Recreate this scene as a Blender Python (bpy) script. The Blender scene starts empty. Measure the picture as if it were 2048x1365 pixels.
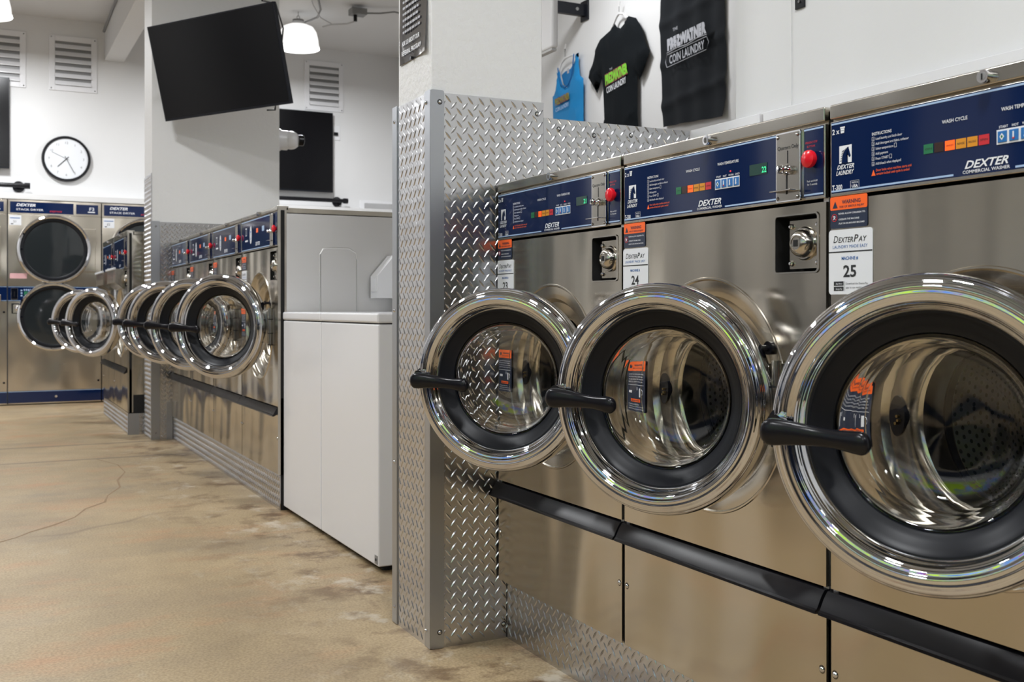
import bpy, bmesh, math, random
from mathutils import Vector, Matrix
PI = math.pi
random.seed(4)
SC = bpy.context.scene
COL = SC.collection

# ------------------------------------------------------------------ materials
def newmat(name):
    m = bpy.data.materials.new(name); m.use_nodes = True
    nt = m.node_tree; b = nt.nodes['Principled BSDF']
    return m, nt, b
def plain(name, col, rough=.5, metal=0., **kw):
    m, nt, b = newmat(name)
    b.inputs['Base Color'].default_value = (*col, 1)
    b.inputs['Roughness'].default_value = rough
    b.inputs['Metallic'].default_value = metal
    for k, v in kw.items(): b.inputs[k.replace('_', ' ')].default_value = v
    return m
def N(nt, t, **kw):
    n = nt.nodes.new(t)
    for k, v in kw.items(): setattr(n, k, v)
    return n
def texco(nt, scale=(1, 1, 1), kind='Object'):
    t = N(nt, 'ShaderNodeTexCoord'); mp = N(nt, 'ShaderNodeMapping')
    mp.inputs['Scale'].default_value = scale
    nt.links.new(t.outputs[kind], mp.inputs['Vector'])
    return mp.outputs['Vector']
def noise(nt, vec, scale, detail=3, rough=.55):
    n = N(nt, 'ShaderNodeTexNoise'); n.inputs['Scale'].default_value = scale
    n.inputs['Detail'].default_value = detail; n.inputs['Roughness'].default_value = rough
    nt.links.new(vec, n.inputs['Vector']); return n.outputs['Fac']
def ramp(nt, fac, stops):
    r = N(nt, 'ShaderNodeValToRGB'); e = r.color_ramp.elements
    e[0].position, e[0].color = stops[0][0], (*stops[0][1], 1)
    e[1].position, e[1].color = stops[1][0], (*stops[1][1], 1)
    for p, c in stops[2:]:
        x = e.new(p); x.color = (*c, 1)
    nt.links.new(fac, r.inputs['Fac']); return r.outputs['Color']
def mix(nt, fac, a, b, mode='MIX'):
    m = N(nt, 'ShaderNodeMix', data_type='RGBA', blend_type=mode)
    if isinstance(fac, (int, float)): m.inputs[0].default_value = fac
    else: nt.links.new(fac, m.inputs[0])
    for i, x in ((6, a), (7, b)):
        if isinstance(x, tuple): m.inputs[i].default_value = (*x, 1)
        else: nt.links.new(x, m.inputs[i])
    return m.outputs[2]
def bump(nt, b, h, strength, dist, prev=None):
    n = N(nt, 'ShaderNodeBump'); n.inputs['Strength'].default_value = strength
    n.inputs['Distance'].default_value = dist; nt.links.new(h, n.inputs['Height'])
    if prev: nt.links.new(prev, n.inputs['Normal'])
    nt.links.new(n.outputs['Normal'], b.inputs['Normal']); return n.outputs['Normal']

def steel(name, col=(.54, .50, .425), r0=.13, r1=.2, wav=.5, ani=.8):
    m, nt, b = newmat(name)
    b.inputs['Metallic'].default_value = 1
    st = noise(nt, texco(nt, (3, 3, 420)), 1, 2)
    lo = noise(nt, texco(nt, (2.7, 2.7, 1.1)), 1.3, 1)
    c = mix(nt, st, tuple(x * .975 for x in col), tuple(min(1, x * 1.02) for x in col))
    nt.links.new(c, b.inputs['Base Color'])
    mr = N(nt, 'ShaderNodeMapRange'); mr.inputs['To Min'].default_value = r0; mr.inputs['To Max'].default_value = r1
    nt.links.new(st, mr.inputs['Value']); nt.links.new(mr.outputs[0], b.inputs['Roughness'])
    bump(nt, b, lo, wav, .085)
    cx_ = N(nt, 'ShaderNodeCombineXYZ'); cx_.inputs[0].default_value = 1
    vt = N(nt, 'ShaderNodeVectorTransform', vector_type='VECTOR', convert_from='OBJECT', convert_to='WORLD')
    nt.links.new(cx_.outputs[0], vt.inputs[0]); nt.links.new(vt.outputs[0], b.inputs['Tangent'])
    b.inputs['Anisotropic'].default_value = ani
    return m
M = {}
M['steel'] = steel('brushed_steel')
M['steel_far'] = steel('brushed_steel_dryer', (.66, .60, .51), .25, .34, .5)
M['steel_side'] = steel('galvanised_side', (.74, .735, .725), .42, .5, .12, 0.)
M['trimsteel'] = steel('trim_steel', (.56, .53, .475), .16, .22, .2)
M['chrome'] = plain('chrome', (.64, .645, .67), .03, 1)
M['plate'] = plain('diamond_plate', (.56, .56, .57), .24, 1)
nt = M['plate'].node_tree; _b = nt.nodes['Principled BSDF']
bump(nt, _b, noise(nt, texco(nt, (1, 1, 1)), 9, 3), .35, .01)
M['alu'] = plain('aluminium_angle', (.44, .455, .48), .36, 1)
M['black'] = plain('black_plastic', (.006, .006, .008), .25, Specular_IOR_Level=.3)
M['rubber'] = plain('black_rubber', (.008, .009, .012), .4, Specular_IOR_Level=.25)
M['gap'] = plain('dark_recess', (.004, .004, .004), .8)
M['navy'] = plain('navy_panel', (.004, .014, .062), .07, 0, Specular_IOR_Level=.4)
M['navy2'] = plain('navy_label', (.016, .026, .055), .35)
M['stripe'] = plain('pale_blue_stripe', (.36, .50, .72), .3)
M['ink'] = plain('white_print', (.78, .80, .84), .4)
M['dark'] = plain('dark_print', (.015, .017, .02), .5)
M['blue'] = plain('blue_print', (.03, .13, .38), .4)
M['key'] = plain('blue_key', (.02, .15, .42), .3)
M['orange'] = plain('orange_print', (.95, .13, .01), .4)
M['redp'] = plain('red_print', (.55, .02, .03), .4)
M['amber'] = plain('amber_light', (.65, .26, .01), .4)
M['brown'] = plain('unlit_light', (.035, .015, .012), .3)
M['green'] = plain('green_light', (.01, .16, .06), .4)
M['lit'] = plain('lit_wash_light', (.95, .14, .01), .4, Emission_Color=(1, .1, 0, 1), Emission_Strength=.6)
M['led'] = plain('green_digits', (.05, .7, .3), .4, Emission_Color=(.05, 1, .45, 1), Emission_Strength=.8)
M['ledbg'] = plain('display_window', (.012, .05, .04), .2)
M['redled'] = plain('red_indicator', (.8, .03, .05), .4, Emission_Color=(1, .02, .05, 1), Emission_Strength=1.)
M['red'] = plain('red_button', (.68, .008, .02), .22)
M['sticker'] = plain('white_sticker', (.74, .76, .79), .35)
M['white'] = plain('white_enamel', (.76, .76, .775), .25)
M['screen'] = plain('tv_screen', (.003, .003, .004), .22, Specular_IOR_Level=.25)
M['tvframe'] = plain('tv_frame', (.005, .006, .010), .3, Specular_IOR_Level=.3)
M['tint'] = plain('tinted_glass', (.02, .024, .026), .05)
M['lampw'] = plain('lamp_shade', (.9, .9, .9), .4, Emission_Color=(1, .99, .97, 1), Emission_Strength=1.5)
M['lampd'] = plain('lamp_diffuser', (.9, .9, .9), .4, Emission_Color=(1, .99, .97, 1), Emission_Strength=6.)
M['greym'] = plain('grey_conduit', (.25, .25, .25), .5, .3)
M['lightgrey'] = plain('light_grey_cap', (.5, .5, .5), .5)
M['cloth'] = plain('black_cloth', (.010, .012, .015), .9, Specular_IOR_Level=.2)
M['cloth2'] = plain('black_shirt', (.005, .007, .009), .9, Specular_IOR_Level=.15)
M['tank'] = plain('blue_cotton', (.005, .21, .50), .85)
M['tankd'] = plain('blue_cotton_hem', (.004, .12, .34), .85)
M['tankin'] = plain('blue_cotton_inside', (.005, .16, .42), .85)
M['lime'] = plain('lime_print', (.19, .55, .03), .7)
M['olive'] = plain('olive_print', (.22, .22, .02), .7)
M['maroon'] = plain('maroon_print', (.25, .02, .06), .7)
M['greyink'] = plain('grey_print', (.42, .43, .47), .7)
M['hanger'] = plain('white_hanger', (.75, .75, .75), .4)
M['brass'] = plain('keyway', (.3, .22, .1), .3, 1)
M['poster'] = plain('laminated_poster', (.03, .03, .035), .06, Coat_Weight=1.)
M['rust'] = plain('brown_gap', (.12, .05, .02), .8)
M['pink'] = plain('pink_label', (.72, .42, .44), .5)
m, nt, b = newmat('clear_glass'); M['glass'] = m
b.inputs['Transmission Weight'].default_value = 1; b.inputs['Roughness'].default_value = 0.0
b.inputs['IOR'].default_value = 1.46; b.inputs['Base Color'].default_value = (.97, .98, .98, 1)
m, nt, b = newmat('window_glass'); M['wglass'] = m
b.inputs['Transmission Weight'].default_value = 1; b.inputs['Roughness'].default_value = 0; b.inputs['IOR'].default_value = 1.02

def plaster(name, col, bs=.25, sc=60):
    m, nt, b = newmat(name)
    v = texco(nt)
    n = noise(nt, v, 1.3, 4)
    c = mix(nt, n, tuple(x * .965 for x in col), tuple(min(1, x * 1.03) for x in col))
    nt.links.new(c, b.inputs['Base Color']); b.inputs['Roughness'].default_value = .6
    bump(nt, b, noise(nt, v, sc, 4, .6), bs, .006)
    return m
M['backwall'] = plaster('dark_grey_wall', (.05, .055, .065), .08, 30)
M['wall'] = plaster('white_wall', (.71, .71, .71), .08, 30)
M['pillar'] = plaster('pillar_plaster', (.73, .73, .725), .5, 45)
M['ceil'] = plaster('white_ceiling', (.66, .66, .66), .08, 20)

# floor: stained sealed concrete
m, nt, b = newmat('stained_concrete'); M['floor'] = m
v = texco(nt); vs = texco(nt, (1.6, .55, 1)); vr = texco(nt, (.8, 1.5, 1))
base = ramp(nt, noise(nt, v, 1.1, 6, .65), [(.32, (.30, .225, .135)), (.68, (.47, .355, .21)), (.5, (.385, .29, .168))])
stain = ramp(nt, noise(nt, vr, 1.7, 7, .7), [(.52, (0, 0, 0)), (.68, (1, 1, 1))])
sf = N(nt, 'ShaderNodeMath', operation='MULTIPLY'); nt.links.new(stain, sf.inputs[0]); sf.inputs[1].default_value = .75
c = mix(nt, sf.outputs[0], base, (.46, .255, .13))
dk = ramp(nt, noise(nt, vr, .9, 6, .7), [(.53, (0, 0, 0)), (.74, (.6, .6, .6))])
c = mix(nt, dk, c, (.20, .17, .13))
pale = ramp(nt, noise(nt, vs, 2.3, 6, .7), [(.60, (0, 0, 0)), (.72, (.6, .6, .6))])
c = mix(nt, pale, c, (.50, .44, .34))
sp = ramp(nt, noise(nt, v, 130, 2, .5), [(.33, (.72, .70, .66)), (.62, (1.04, 1.04, 1.04))])
c = mix(nt, 1.0, c, sp, 'MULTIPLY')
# dark water stains towards the washer bases, and two saw-cut joints
sx = N(nt, 'ShaderNodeSeparateXYZ'); nt.links.new(v, sx.inputs[0])
mx = N(nt, 'ShaderNodeMapRange', interpolation_type='SMOOTHSTEP'); nt.links.new(sx.outputs[0], mx.inputs['Value'])
mx.inputs['From Min'].default_value = .55; mx.inputs['From Max'].default_value = 1.3
wn_ = ramp(nt, noise(nt, v, 5.5, 7, .68), [(.50, (0, 0, 0)), (.62, (1, 1, 1))])
wm_ = N(nt, 'ShaderNodeMath', operation='MULTIPLY'); nt.links.new(wn_, wm_.inputs[0]); nt.links.new(mx.outputs[0], wm_.inputs[1])
c = mix(nt, wm_.outputs[0], c, (.125, .072, .033))
wp_ = ramp(nt, noise(nt, texco(nt, (1.2, 1, 1)), 4.1, 6, .7), [(.56, (0, 0, 0)), (.66, (.8, .8, .8))])
wq_ = N(nt, 'ShaderNodeMath', operation='MULTIPLY'); nt.links.new(wp_, wq_.inputs[0]); nt.links.new(mx.outputs[0], wq_.inputs[1])
c = mix(nt, wq_.outputs[0], c, (.56, .50, .40))
for jy, jw in ((7.80, .014), (7.03, .012)):
    d1 = N(nt, 'ShaderNodeMath', operation='SUBTRACT'); nt.links.new(sx.outputs[1], d1.inputs[0]); d1.inputs[1].default_value = jy
    d2 = N(nt, 'ShaderNodeMath', operation='ABSOLUTE'); nt.links.new(d1.outputs[0], d2.inputs[0])
    c = mix(nt, ramp(nt, d2.outputs[0], [(jw * .5, (.7, .7, .7)), (jw * 2.5, (0, 0, 0))]), c, (.13, .10, .07))
# cracks
vd = N(nt, 'ShaderNodeTexNoise'); vd.inputs['Scale'].default_value = 1.1; nt.links.new(v, vd.inputs['Vector'])
wm = N(nt, 'ShaderNodeVectorMath', operation='MULTIPLY_ADD'); nt.links.new(vd.outputs['Color'], wm.inputs[0]); wm.inputs[1].default_value = (.9, .9, 0); nt.links.new(v, wm.inputs[2])
vo = N(nt, 'ShaderNodeTexVoronoi', feature='DISTANCE_TO_EDGE'); vo.inputs['Scale'].default_value = .33; nt.links.new(wm.outputs[0], vo.inputs['Vector'])
cr = ramp(nt, vo.outputs['Distance'], [(.0, (1, 1, 1)), (.006, (0, 0, 0))])
crm = mix(nt, 1.0, cr, ramp(nt, noise(nt, v, .6, 2), [(.42, (0, 0, 0)), (.6, (.6, .6, .6))]), 'MULTIPLY')
c = mix(nt, crm, c, (.16, .11, .07))
nt.links.new(c, b.inputs['Base Color'])
rr = N(nt, 'ShaderNodeMapRange'); rr.inputs['To Min'].default_value = .34; rr.inputs['To Max'].default_value = .6
nt.links.new(noise(nt, v, 2.5, 4), rr.inputs['Value']); nt.links.new(rr.outputs[0], b.inputs['Roughness'])
bump(nt, b, noise(nt, v, 90, 4), .25, .002)

# invented mural opposite the washers, made to glow for the reflections
m, nt, b = newmat('mural_glow'); M['mural'] = m
v = texco(nt, (1, .8, 1.1))
sky = ramp(nt, noise(nt, v, 1.6, 3), [(.42, (.01, .12, .55)), (.66, (.20, .50, .95))])
lm = ramp(nt, noise(nt, v, 2.2, 4), [(.50, (0, 0, 0)), (.512, (1, 1, 1))])
mg = ramp(nt, noise(nt, v, 2.2, 4), [(.478, (0, 0, 0)), (.488, (1, 1, 1))])
c = mix(nt, mg, sky, (.55, .01, .22)); c = mix(nt, lm, c, (.45, .72, .03))
nt.links.new(c, b.inputs['Base Color']); b.inputs['Roughness'].default_value = .6
nt.links.new(c, b.inputs['Emission Color']); b.inputs['Emission Strength'].default_value = 1.2   # added glow so the mural shows in chrome and door glass

def drum_mat(cx, cz, rad):
    m, nt, b = newmat('perforated_drum')
    t = N(nt, 'ShaderNodeTexCoord'); s = N(nt, 'ShaderNodeSeparateXYZ'); nt.links.new(t.outputs['Object'], s.inputs[0])
    def mt(op, a, bb=0.):
        n = N(nt, 'ShaderNodeMath', operation=op)
        for i, x in enumerate((a, bb)):
            if isinstance(x, (int, float)): n.inputs[i].default_value = x
            else: nt.links.new(x, n.inputs[i])
        return n.outputs[0]
    ang = mt('ARCTAN2', mt('SUBTRACT', s.outputs[2], cz), mt('SUBTRACT', s.outputs[0], cx))
    p = .0165
    u = mt('MULTIPLY', ang, rad / p); w = mt('MULTIPLY', s.outputs[1], 1 / p)
    row = mt('FLOOR', w); u2 = mt('ADD', u, mt('MULTIPLY', row, .5))
    du = mt('SUBTRACT', mt('FRACT', u2), .5); dw = mt('SUBTRACT', mt('FRACT', w), .5)
    d = mt('SQRT', mt('ADD', mt('MULTIPLY', du, du), mt('MULTIPLY', dw, dw)))
    hole = ramp(nt, d, [(.22, (1, 1, 1)), (.27, (0, 0, 0))])
    c = mix(nt, hole, (.42, .42, .43), (.004, .004, .004)); nt.links.new(c, b.inputs['Base Color'])
    iv = N(nt, 'ShaderNodeInvert'); nt.links.new(hole, iv.inputs['Color']); nt.links.new(iv.outputs[0], b.inputs['Metallic'])
    b.inputs['Roughness'].default_value = .28
    return m

# ------------------------------------------------------------------ mesh builder
class MB:
    def __init__(s): s.v = []; s.f = []; s.mi = []; s.mats = []; s.wn = False
    def m(s, key):
        mat = M[key] if isinstance(key, str) else key
        if mat not in s.mats: s.mats.append(mat)
        return s.mats.index(mat)
    def add(s, vs, fs, key):
        o = len(s.v); k = s.m(key)
        s.v += [tuple(p) for p in vs]
        for f in fs: s.f.append([i + o for i in f]); s.mi.append(k)
        return s
    def box(s, x0, x1, y0, y1, z0, z1, key, bev=0.):
        if bev <= 0:
            vs = [(x, y, z) for x in (x0, x1) for y in (y0, y1) for z in (z0, z1)]
            fs = [(0, 1, 3, 2), (4, 6, 7, 5), (0, 4, 5, 1), (2, 3, 7, 6), (0, 2, 6, 4), (1, 5, 7, 3)]
            return s.add(vs, fs, key)
        s.wn = True; bm = bmesh.new(); bmesh.ops.create_cube(bm, size=1)
        for q in bm.verts:
            q.co = Vector(((x0 + x1) / 2 + q.co.x * (x1 - x0), (y0 + y1) / 2 + q.co.y * (y1 - y0), (z0 + z1) / 2 + q.co.z * (z1 - z0)))
        bmesh.ops.bevel(bm, geom=list(bm.edges), offset=bev, segments=3, affect='EDGES', profile=.5)
        return s.bm(bm, key)
    def bm(s, bm, key, mtx=None):
        bm.verts.index_update()
        s.add([(mtx @ q.co if mtx else q.co) for q in bm.verts], [[q.index for q in f.verts] for f in bm.faces], key)
        bm.free(); return s
    def lathe(s, prof, c, axis, key, seg=64, closed=False):
        vs = []; n = len(prof)
        for i in range(seg):
            a = 2 * PI * i / seg; ca, sa = math.cos(a), math.sin(a)
            for r, t in prof:
                if axis == 'y': vs.append((c[0] + r * ca, c[1] + t, c[2] + r * sa))
                elif axis == 'z': vs.append((c[0] + r * ca, c[1] + r * sa, c[2] + t))
                else: vs.append((c[0] + t, c[1] + r * ca, c[2] + r * sa))
        fs = []
        for i in range(seg):
            j = (i + 1) % seg
            for k in range(n if closed else n - 1):
                l = (k + 1) % n
                fs.append((i * n + k, j * n + k, j * n + l, i * n + l))
        return s.add(vs, fs, key)
    def cyl(s, p, r, t0, t1, axis, key, seg=20, dome=0.):
        prof = [(1e-5, t0), (r, t0), (r, t1)]
        if dome: prof += [(r * math.cos(a), t1 + dome * math.sin(a)) for a in (.4, .8, 1.2)] + [(1e-5, t1 + dome)]
        else: prof += [(1e-5, t1)]
        return s.lathe(prof, p, axis, key, seg)
    def tube(s, pts, r, key, seg=8, flat=1.):
        pts = [Vector(p) for p in pts]; vs = []; n = len(pts)
        up = Vector((0, 0, 1)); rs = r if isinstance(r, (list, tuple)) else [r] * n
        for i, p in enumerate(pts):
            d = (pts[min(i + 1, n - 1)] - pts[max(i - 1, 0)]).normalized()
            a = d.cross(up)
            if a.length < 1e-3: a = d.cross(Vector((1, 0, 0)))
            a.normalize(); bb = d.cross(a).normalized()
            for k in range(seg):
                t = 2 * PI * k / seg; vs.append(p + a * math.cos(t) * rs[i] * flat + bb * math.sin(t) * rs[i])
        fs = [(i * seg + k, i * seg + (k + 1) % seg, (i + 1) * seg + (k + 1) % seg, (i + 1) * seg + k) for i in range(n - 1) for k in range(seg)]
        fs += [tuple(range(seg))[::-1], tuple((n - 1) * seg + k for k in range(seg))]
        return s.add(vs, fs, key)
    def prism(s, poly, y0, y1, key, mtx=None):      # polygon in xz, extruded from y0 to y1
        bm = bmesh.new(); vv = [bm.verts.new((x, y0, z)) for x, z in poly]
        f = bm.faces.new(vv); bmesh.ops.triangulate(bm, faces=[f]) if len(poly) > 12 else None
        if abs(y1 - y0) > 1e-7:
            r = bmesh.ops.extrude_face_region(bm, geom=list(bm.faces))
            for q in r['geom']:
                if isinstance(q, bmesh.types.BMVert): q.co.y = y1
        return s.bm(bm, key, mtx)
    def sheet(s, outer, holes, y, key):             # flat sheet with holes in xz at depth y
        bm = bmesh.new(); es = []
        for loop in [outer] + holes:
            vv = [bm.verts.new((x, y, z)) for x, z in loop]
            es += [bm.edges.new((vv[i], vv[(i + 1) % len(vv)])) for i in range(len(vv))]
        bmesh.ops.triangle_fill(bm, edges=es, use_beauty=True, use_dissolve=False)
        return s.bm(bm, key)
    def text(s, txt, x, z, size, key, y=-.0006, align='LEFT', bold=0., shear=0., sx=1., rot=0., mtx=None, maxw=None):
        cu = bpy.data.curves.new('t', 'FONT'); cu.body = txt; cu.size = size; cu.align_x = align
        cu.offset = bold * size; cu.shear = shear; cu.resolution_u = 2
        o = bpy.data.objects.new('t', cu); me = bpy.data.meshes.new_from_object(o)
        xs = [q.co.x for q in me.vertices]
        if maxw and xs: sx = maxw / (max(xs) - min(xs))
        vs = []
        for q in me.vertices:
            px, pz = q.co.x * sx, q.co.y
            X = x + px * math.cos(rot) - pz * math.sin(rot); Z = z + px * math.sin(rot) + pz * math.cos(rot)
            p = Vector((X, y, Z)); vs.append(mtx @ p if mtx else p)
        s.add(vs, [list(f.vertices) for f in me.polygons], key)
        bpy.data.objects.remove(o); bpy.data.curves.remove(cu); bpy.data.meshes.remove(me)
        return s
    def rect(s, x0, x1, z0, z1, key, y=-.0005):
        return s.add([(x0, y, z0), (x1, y, z0), (x1, y, z1), (x0, y, z1)], [(0, 1, 2, 3)], key)
    def frame(s, x0, x1, z0, z1, w, key, y=-.0005):
        s.rect(x0, x1, z0, z0 + w, key, y); s.rect(x0, x1, z1 - w, z1, key, y)
        s.rect(x0, x0 + w, z0, z1, key, y); return s.rect(x1 - w, x1, z0, z1, key, y)
    def mesh(s, name, ang=35):
        me = bpy.data.meshes.new(name); me.from_pydata(s.v, [], s.f)
        for mt in s.mats: me.materials.append(mt)
        me.polygons.foreach_set('material_index', s.mi)
        bm = bmesh.new(); bm.from_mesh(me)
        bmesh.ops.remove_doubles(bm, verts=bm.verts, dist=1e-6)
        bmesh.ops.dissolve_degenerate(bm, dist=1e-7, edges=bm.edges)
        bmesh.ops.recalc_face_normals(bm, faces=bm.faces)
        bm.to_mesh(me); bm.free()
        me.shade_smooth(); me.set_sharp_from_angle(angle=math.radians(ang))
        me.validate(); me['wn'] = s.wn; return me
    def build(s, name, parent=None, loc=(0, 0, 0), rotz=0., ang=35):
        return link(name, s.mesh(name, ang), parent, loc, rotz)
def link(name, me, parent=None, loc=(0, 0, 0), rotz=0.):
    o = bpy.data.objects.new(name, me); COL.objects.link(o)
    o.location = loc; o.rotation_euler = (0, 0, rotz)
    if me is not None and me.get('wn'): o.modifiers.new('wn', 'WEIGHTED_NORMAL').keep_sharp = True
    if parent: o.parent = parent
    return o
def tag(o, label, cat, group=None, kind=None):
    if label: o['label'] = label
    if cat: o['category'] = cat
    if group: o['group'] = group
    if kind: o['kind'] = kind
    return o
def thing(name, label, cat, loc=(0, 0, 0), rotz=0., group=None):
    return tag(link(name, None, None, loc, rotz), label, cat, group)
def struct(name, mb, **kw):
    o = mb.build(name, **kw); o['kind'] = 'structure'; return o
def circ(cx, cz, r, n=64): return [(cx + r * math.cos(2 * PI * i / n), cz + r * math.sin(2 * PI * i / n)) for i in range(n)]
def rrect(x0, x1, z0, z1, r, n=5):
    p = []
    for cx, cz, a0 in ((x1 - r, z1 - r, 0), (x0 + r, z1 - r, 90), (x0 + r, z0 + r, 180), (x1 - r, z0 + r, 270)):
        for i in range(n + 1):
            a = math.radians(a0 + 90 * i / n); p.append((cx + r * math.cos(a), cz + r * math.sin(a)))
    return p

# diamond plate: flat sheet facing -y in local xz, with raised lugs in real relief
def plate(x0, x1, z0, z1, th=.003, pitch=.0340, key='plate', box=True):
    mb = MB()
    if box: mb.box(x0, x1, 0, th, z0, z1, key)
    vs = []; fs = []
    L, Wd, H = .0150, .0032, .0017
    nx = int((x1 - x0) / pitch) + 2; nz = int((z1 - z0) / pitch) + 2
    for i in range(-1, nx):
        for j in range(-1, nz):
            for k in (0, 1):
                cx = x0 + (i + .5 * k) * pitch; cz = z0 + (j + .5 * k) * pitch + .004
                if not (x0 + .004 < cx < x1 - .004 and z0 + .004 < cz < z1 - .004): continue
                a = math.radians(50 if k == 0 else -50)
                ca, sa = math.cos(a), math.sin(a)
                lo = [(-L, 0), (-L * .35, -Wd), (L * .35, -Wd), (L, 0), (L * .35, Wd), (-L * .35, Wd)]
                hi = [(-L * .62, 0), (L * .62, 0)]
                o = len(vs)
                for (p, q), y in [(t, 0) for t in lo] + [(t, -H) for t in hi]:
                    vs.append((min(max(cx + p * ca - q * sa, x0), x1), y, min(max(cz + p * sa + q * ca, z0), z1)))
                for f in ((0, 1, 6), (1, 2, 7, 6), (2, 3, 7), (3, 4, 7), (4, 5, 6, 7), (5, 0, 6)): fs.append([t + o for t in f])
    return mb.add(vs, fs, key)
def screw(p, axis='y', r=.0055):   # pan-head screw pointing to -axis
    mb = MB(); mb.lathe([(1e-5, -.0035), (r * .5, -.0033), (r * .85, -.002), (r, 0), (1.35 * r, 0), (1.35 * r, .001)], p, axis, 'chrome', 14)
    return mb

# ------------------------------------------------------------------ the washer
CACHE = {}
def part(key, name, fn, parent, loc=(0, 0, 0), rotz=0., ang=35):
    if key not in CACHE: CACHE[key] = fn().mesh(name, ang)
    return link(name, CACHE[key], parent, loc, rotz)

def horse(mb, x0, z0, w, h, y):
    mb.rect(x0, x0 + w, z0, z0 + h, 'ink', y)
    P = [(.18, 0), (.20, .30), (.28, .55), (.40, .74), (.55, .84), (.66, .86), (.72, .93), (.76, .85), (.80, .72), (.88, .50), (.93, .38), (.88, .30), (.80, .30), (.72, .42), (.62, .50), (.60, .40), (.66, .22), (.70, 0)]
    mb.prism([(x0 + a * w, z0 + b_ * h) for a, b_ in P], y - .0003, y - .0003, 'navy')
    for q in range(5):
        mb.prism([(x0 + (.06 + .03 * q) * w, z0 + (.12 + .13 * q) * h), (x0 + (.17 + .045 * q) * w, z0 + (.10 + .14 * q) * h), (x0 + (.18 + .045 * q) * w, z0 + (.2 + .14 * q) * h)], y - .0003, y - .0003, 'navy')
    mb.tube([(x0 + a * w, y - .0004, z0 + b_ * h) for a, b_ in ((.19, 0), (.22, .32), (.32, .58), (.46, .74), (.60, .82))], .012 * w, 'ink', 5)

def warn_top(w, h):
    mb = MB(); mb.prism(rrect(0, w, 0, h, .004), -.0008, 0, 'navy2')
    mb.prism(rrect(0, w, h * .58, h, .003), -.0011, -.0008, 'orange'); y = -.0014
    mb.prism([(w * .07, h * .64), (w * .21, h * .64), (w * .14, h * .86)], y, y, 'navy2')
    mb.text('WARNING', w * .33, h * .76, h * .17, 'navy2', y, bold=.02, maxw=w * .50)
    mb.text('RISK OF SERIOUS INJURY', w * .26, h * .64, h * .09, 'navy2', y, bold=.01, maxw=w * .66)
    for t, z, ww in (('NEVER ALLOW CHILDREN TO:', .43, .72), ('-OPERATE THE MACHINE', .25, .56), ('-PLAY IN OR AROUND MACHINE', .12, .70)):
        mb.text(t, w * .23, h * z, h * .075, 'ink', y, bold=.01, maxw=w * ww)
    for a, b_ in (((.07, .42), (.17, .26)),): mb.tube([(w * a[0], y, h * a[1]), (w * b_[0], y, h * b_[1])], .0006, 'redp', 5)
    mb.lathe([(.0058, 0), (.0068, 0)], (w * .12, y, h * .34), 'y', 'redp', 20)
    mb.tube([(w * .11, y, h * .40), (w * .12, y, h * .34), (w * .10, y, h * .28)], .0010, 'ink', 5)
    mb.tube([(w * .12, y, h * .34), (w * .145, y, h * .29)], .0008, 'ink', 5); mb.tube([(w * .085, y, h * .37), (w * .15, y, h * .365)], .0008, 'ink', 5)
    return mb
def warn_door(w, h):
    mb = MB(); mb.prism(rrect(0, w, 0, h, .004), -.0008, 0, 'navy2')
    mb.prism(rrect(0, w, h * .80, h, .003), -.0011, -.0008, 'orange'); y = -.0014
    mb.text('WARNING', w * .36, h * .90, h * .05, 'navy2', y, bold=.03, maxw=w * .48)
    mb.text('RISK OF ENTANGLEMENT', w * .28, h * .845, h * .03, 'navy2', y, maxw=w * .66)
    mb.lathe([(1e-5, 0), (.005, 0)], (w * .17, y, h * .90), 'y', 'navy2', 14)
    for i, t in enumerate(('DO NOT TRY TO OPEN DOOR WHEN', 'THE DRUM IS STILL TURNING', 'YOU SEE WATER IN THE WINDOW', 'AND CYCLE LIGHT IS STILL ON')):
        mb.text(t, w * .06, h * (.72 - .05 * i), h * .032, 'ink', y, maxw=w * (.86 - .04 * (i % 2)))
    mb.rect(w * .04, w * .94, h * .515, h * .522, 'ink', y)
    mb.rect(w * .10, w * .32, h * .36, h * .41, 'ink', y); mb.rect(w * .70, w * .77, h * .29, h * .46, 'ink', y); mb.rect(w * .58, w * .61, h * .42, h * .48, 'ink', y)
    mb.tube([(w * (.82 + .06 * math.sin(a)), y, h * (.38 + .06 * math.cos(a))) for a in (0, .6, 1.2, 1.8, 2.4)], .0006, 'ink', 5)
    mb.rect(w * .22, w * .76, h * .19, h * .25, 'orange', y); mb.text('IMPORTANT', w * .26, h * .203, h * .036, 'navy2', y - .0002, bold=.02, maxw=w * .46)
    for i, t in enumerate(('IF POWER IS INTERRUPTED,', 'THERE WILL BE A 3 MINUTE DELAY', 'BEFORE THE DOOR CAN BE OPENED.')):
        mb.text(t, w * .08, h * (.13 - .045 * i), h * .03, 'ink', y, maxw=w * (.62 if i == 0 else .84))
    return mb
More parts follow.
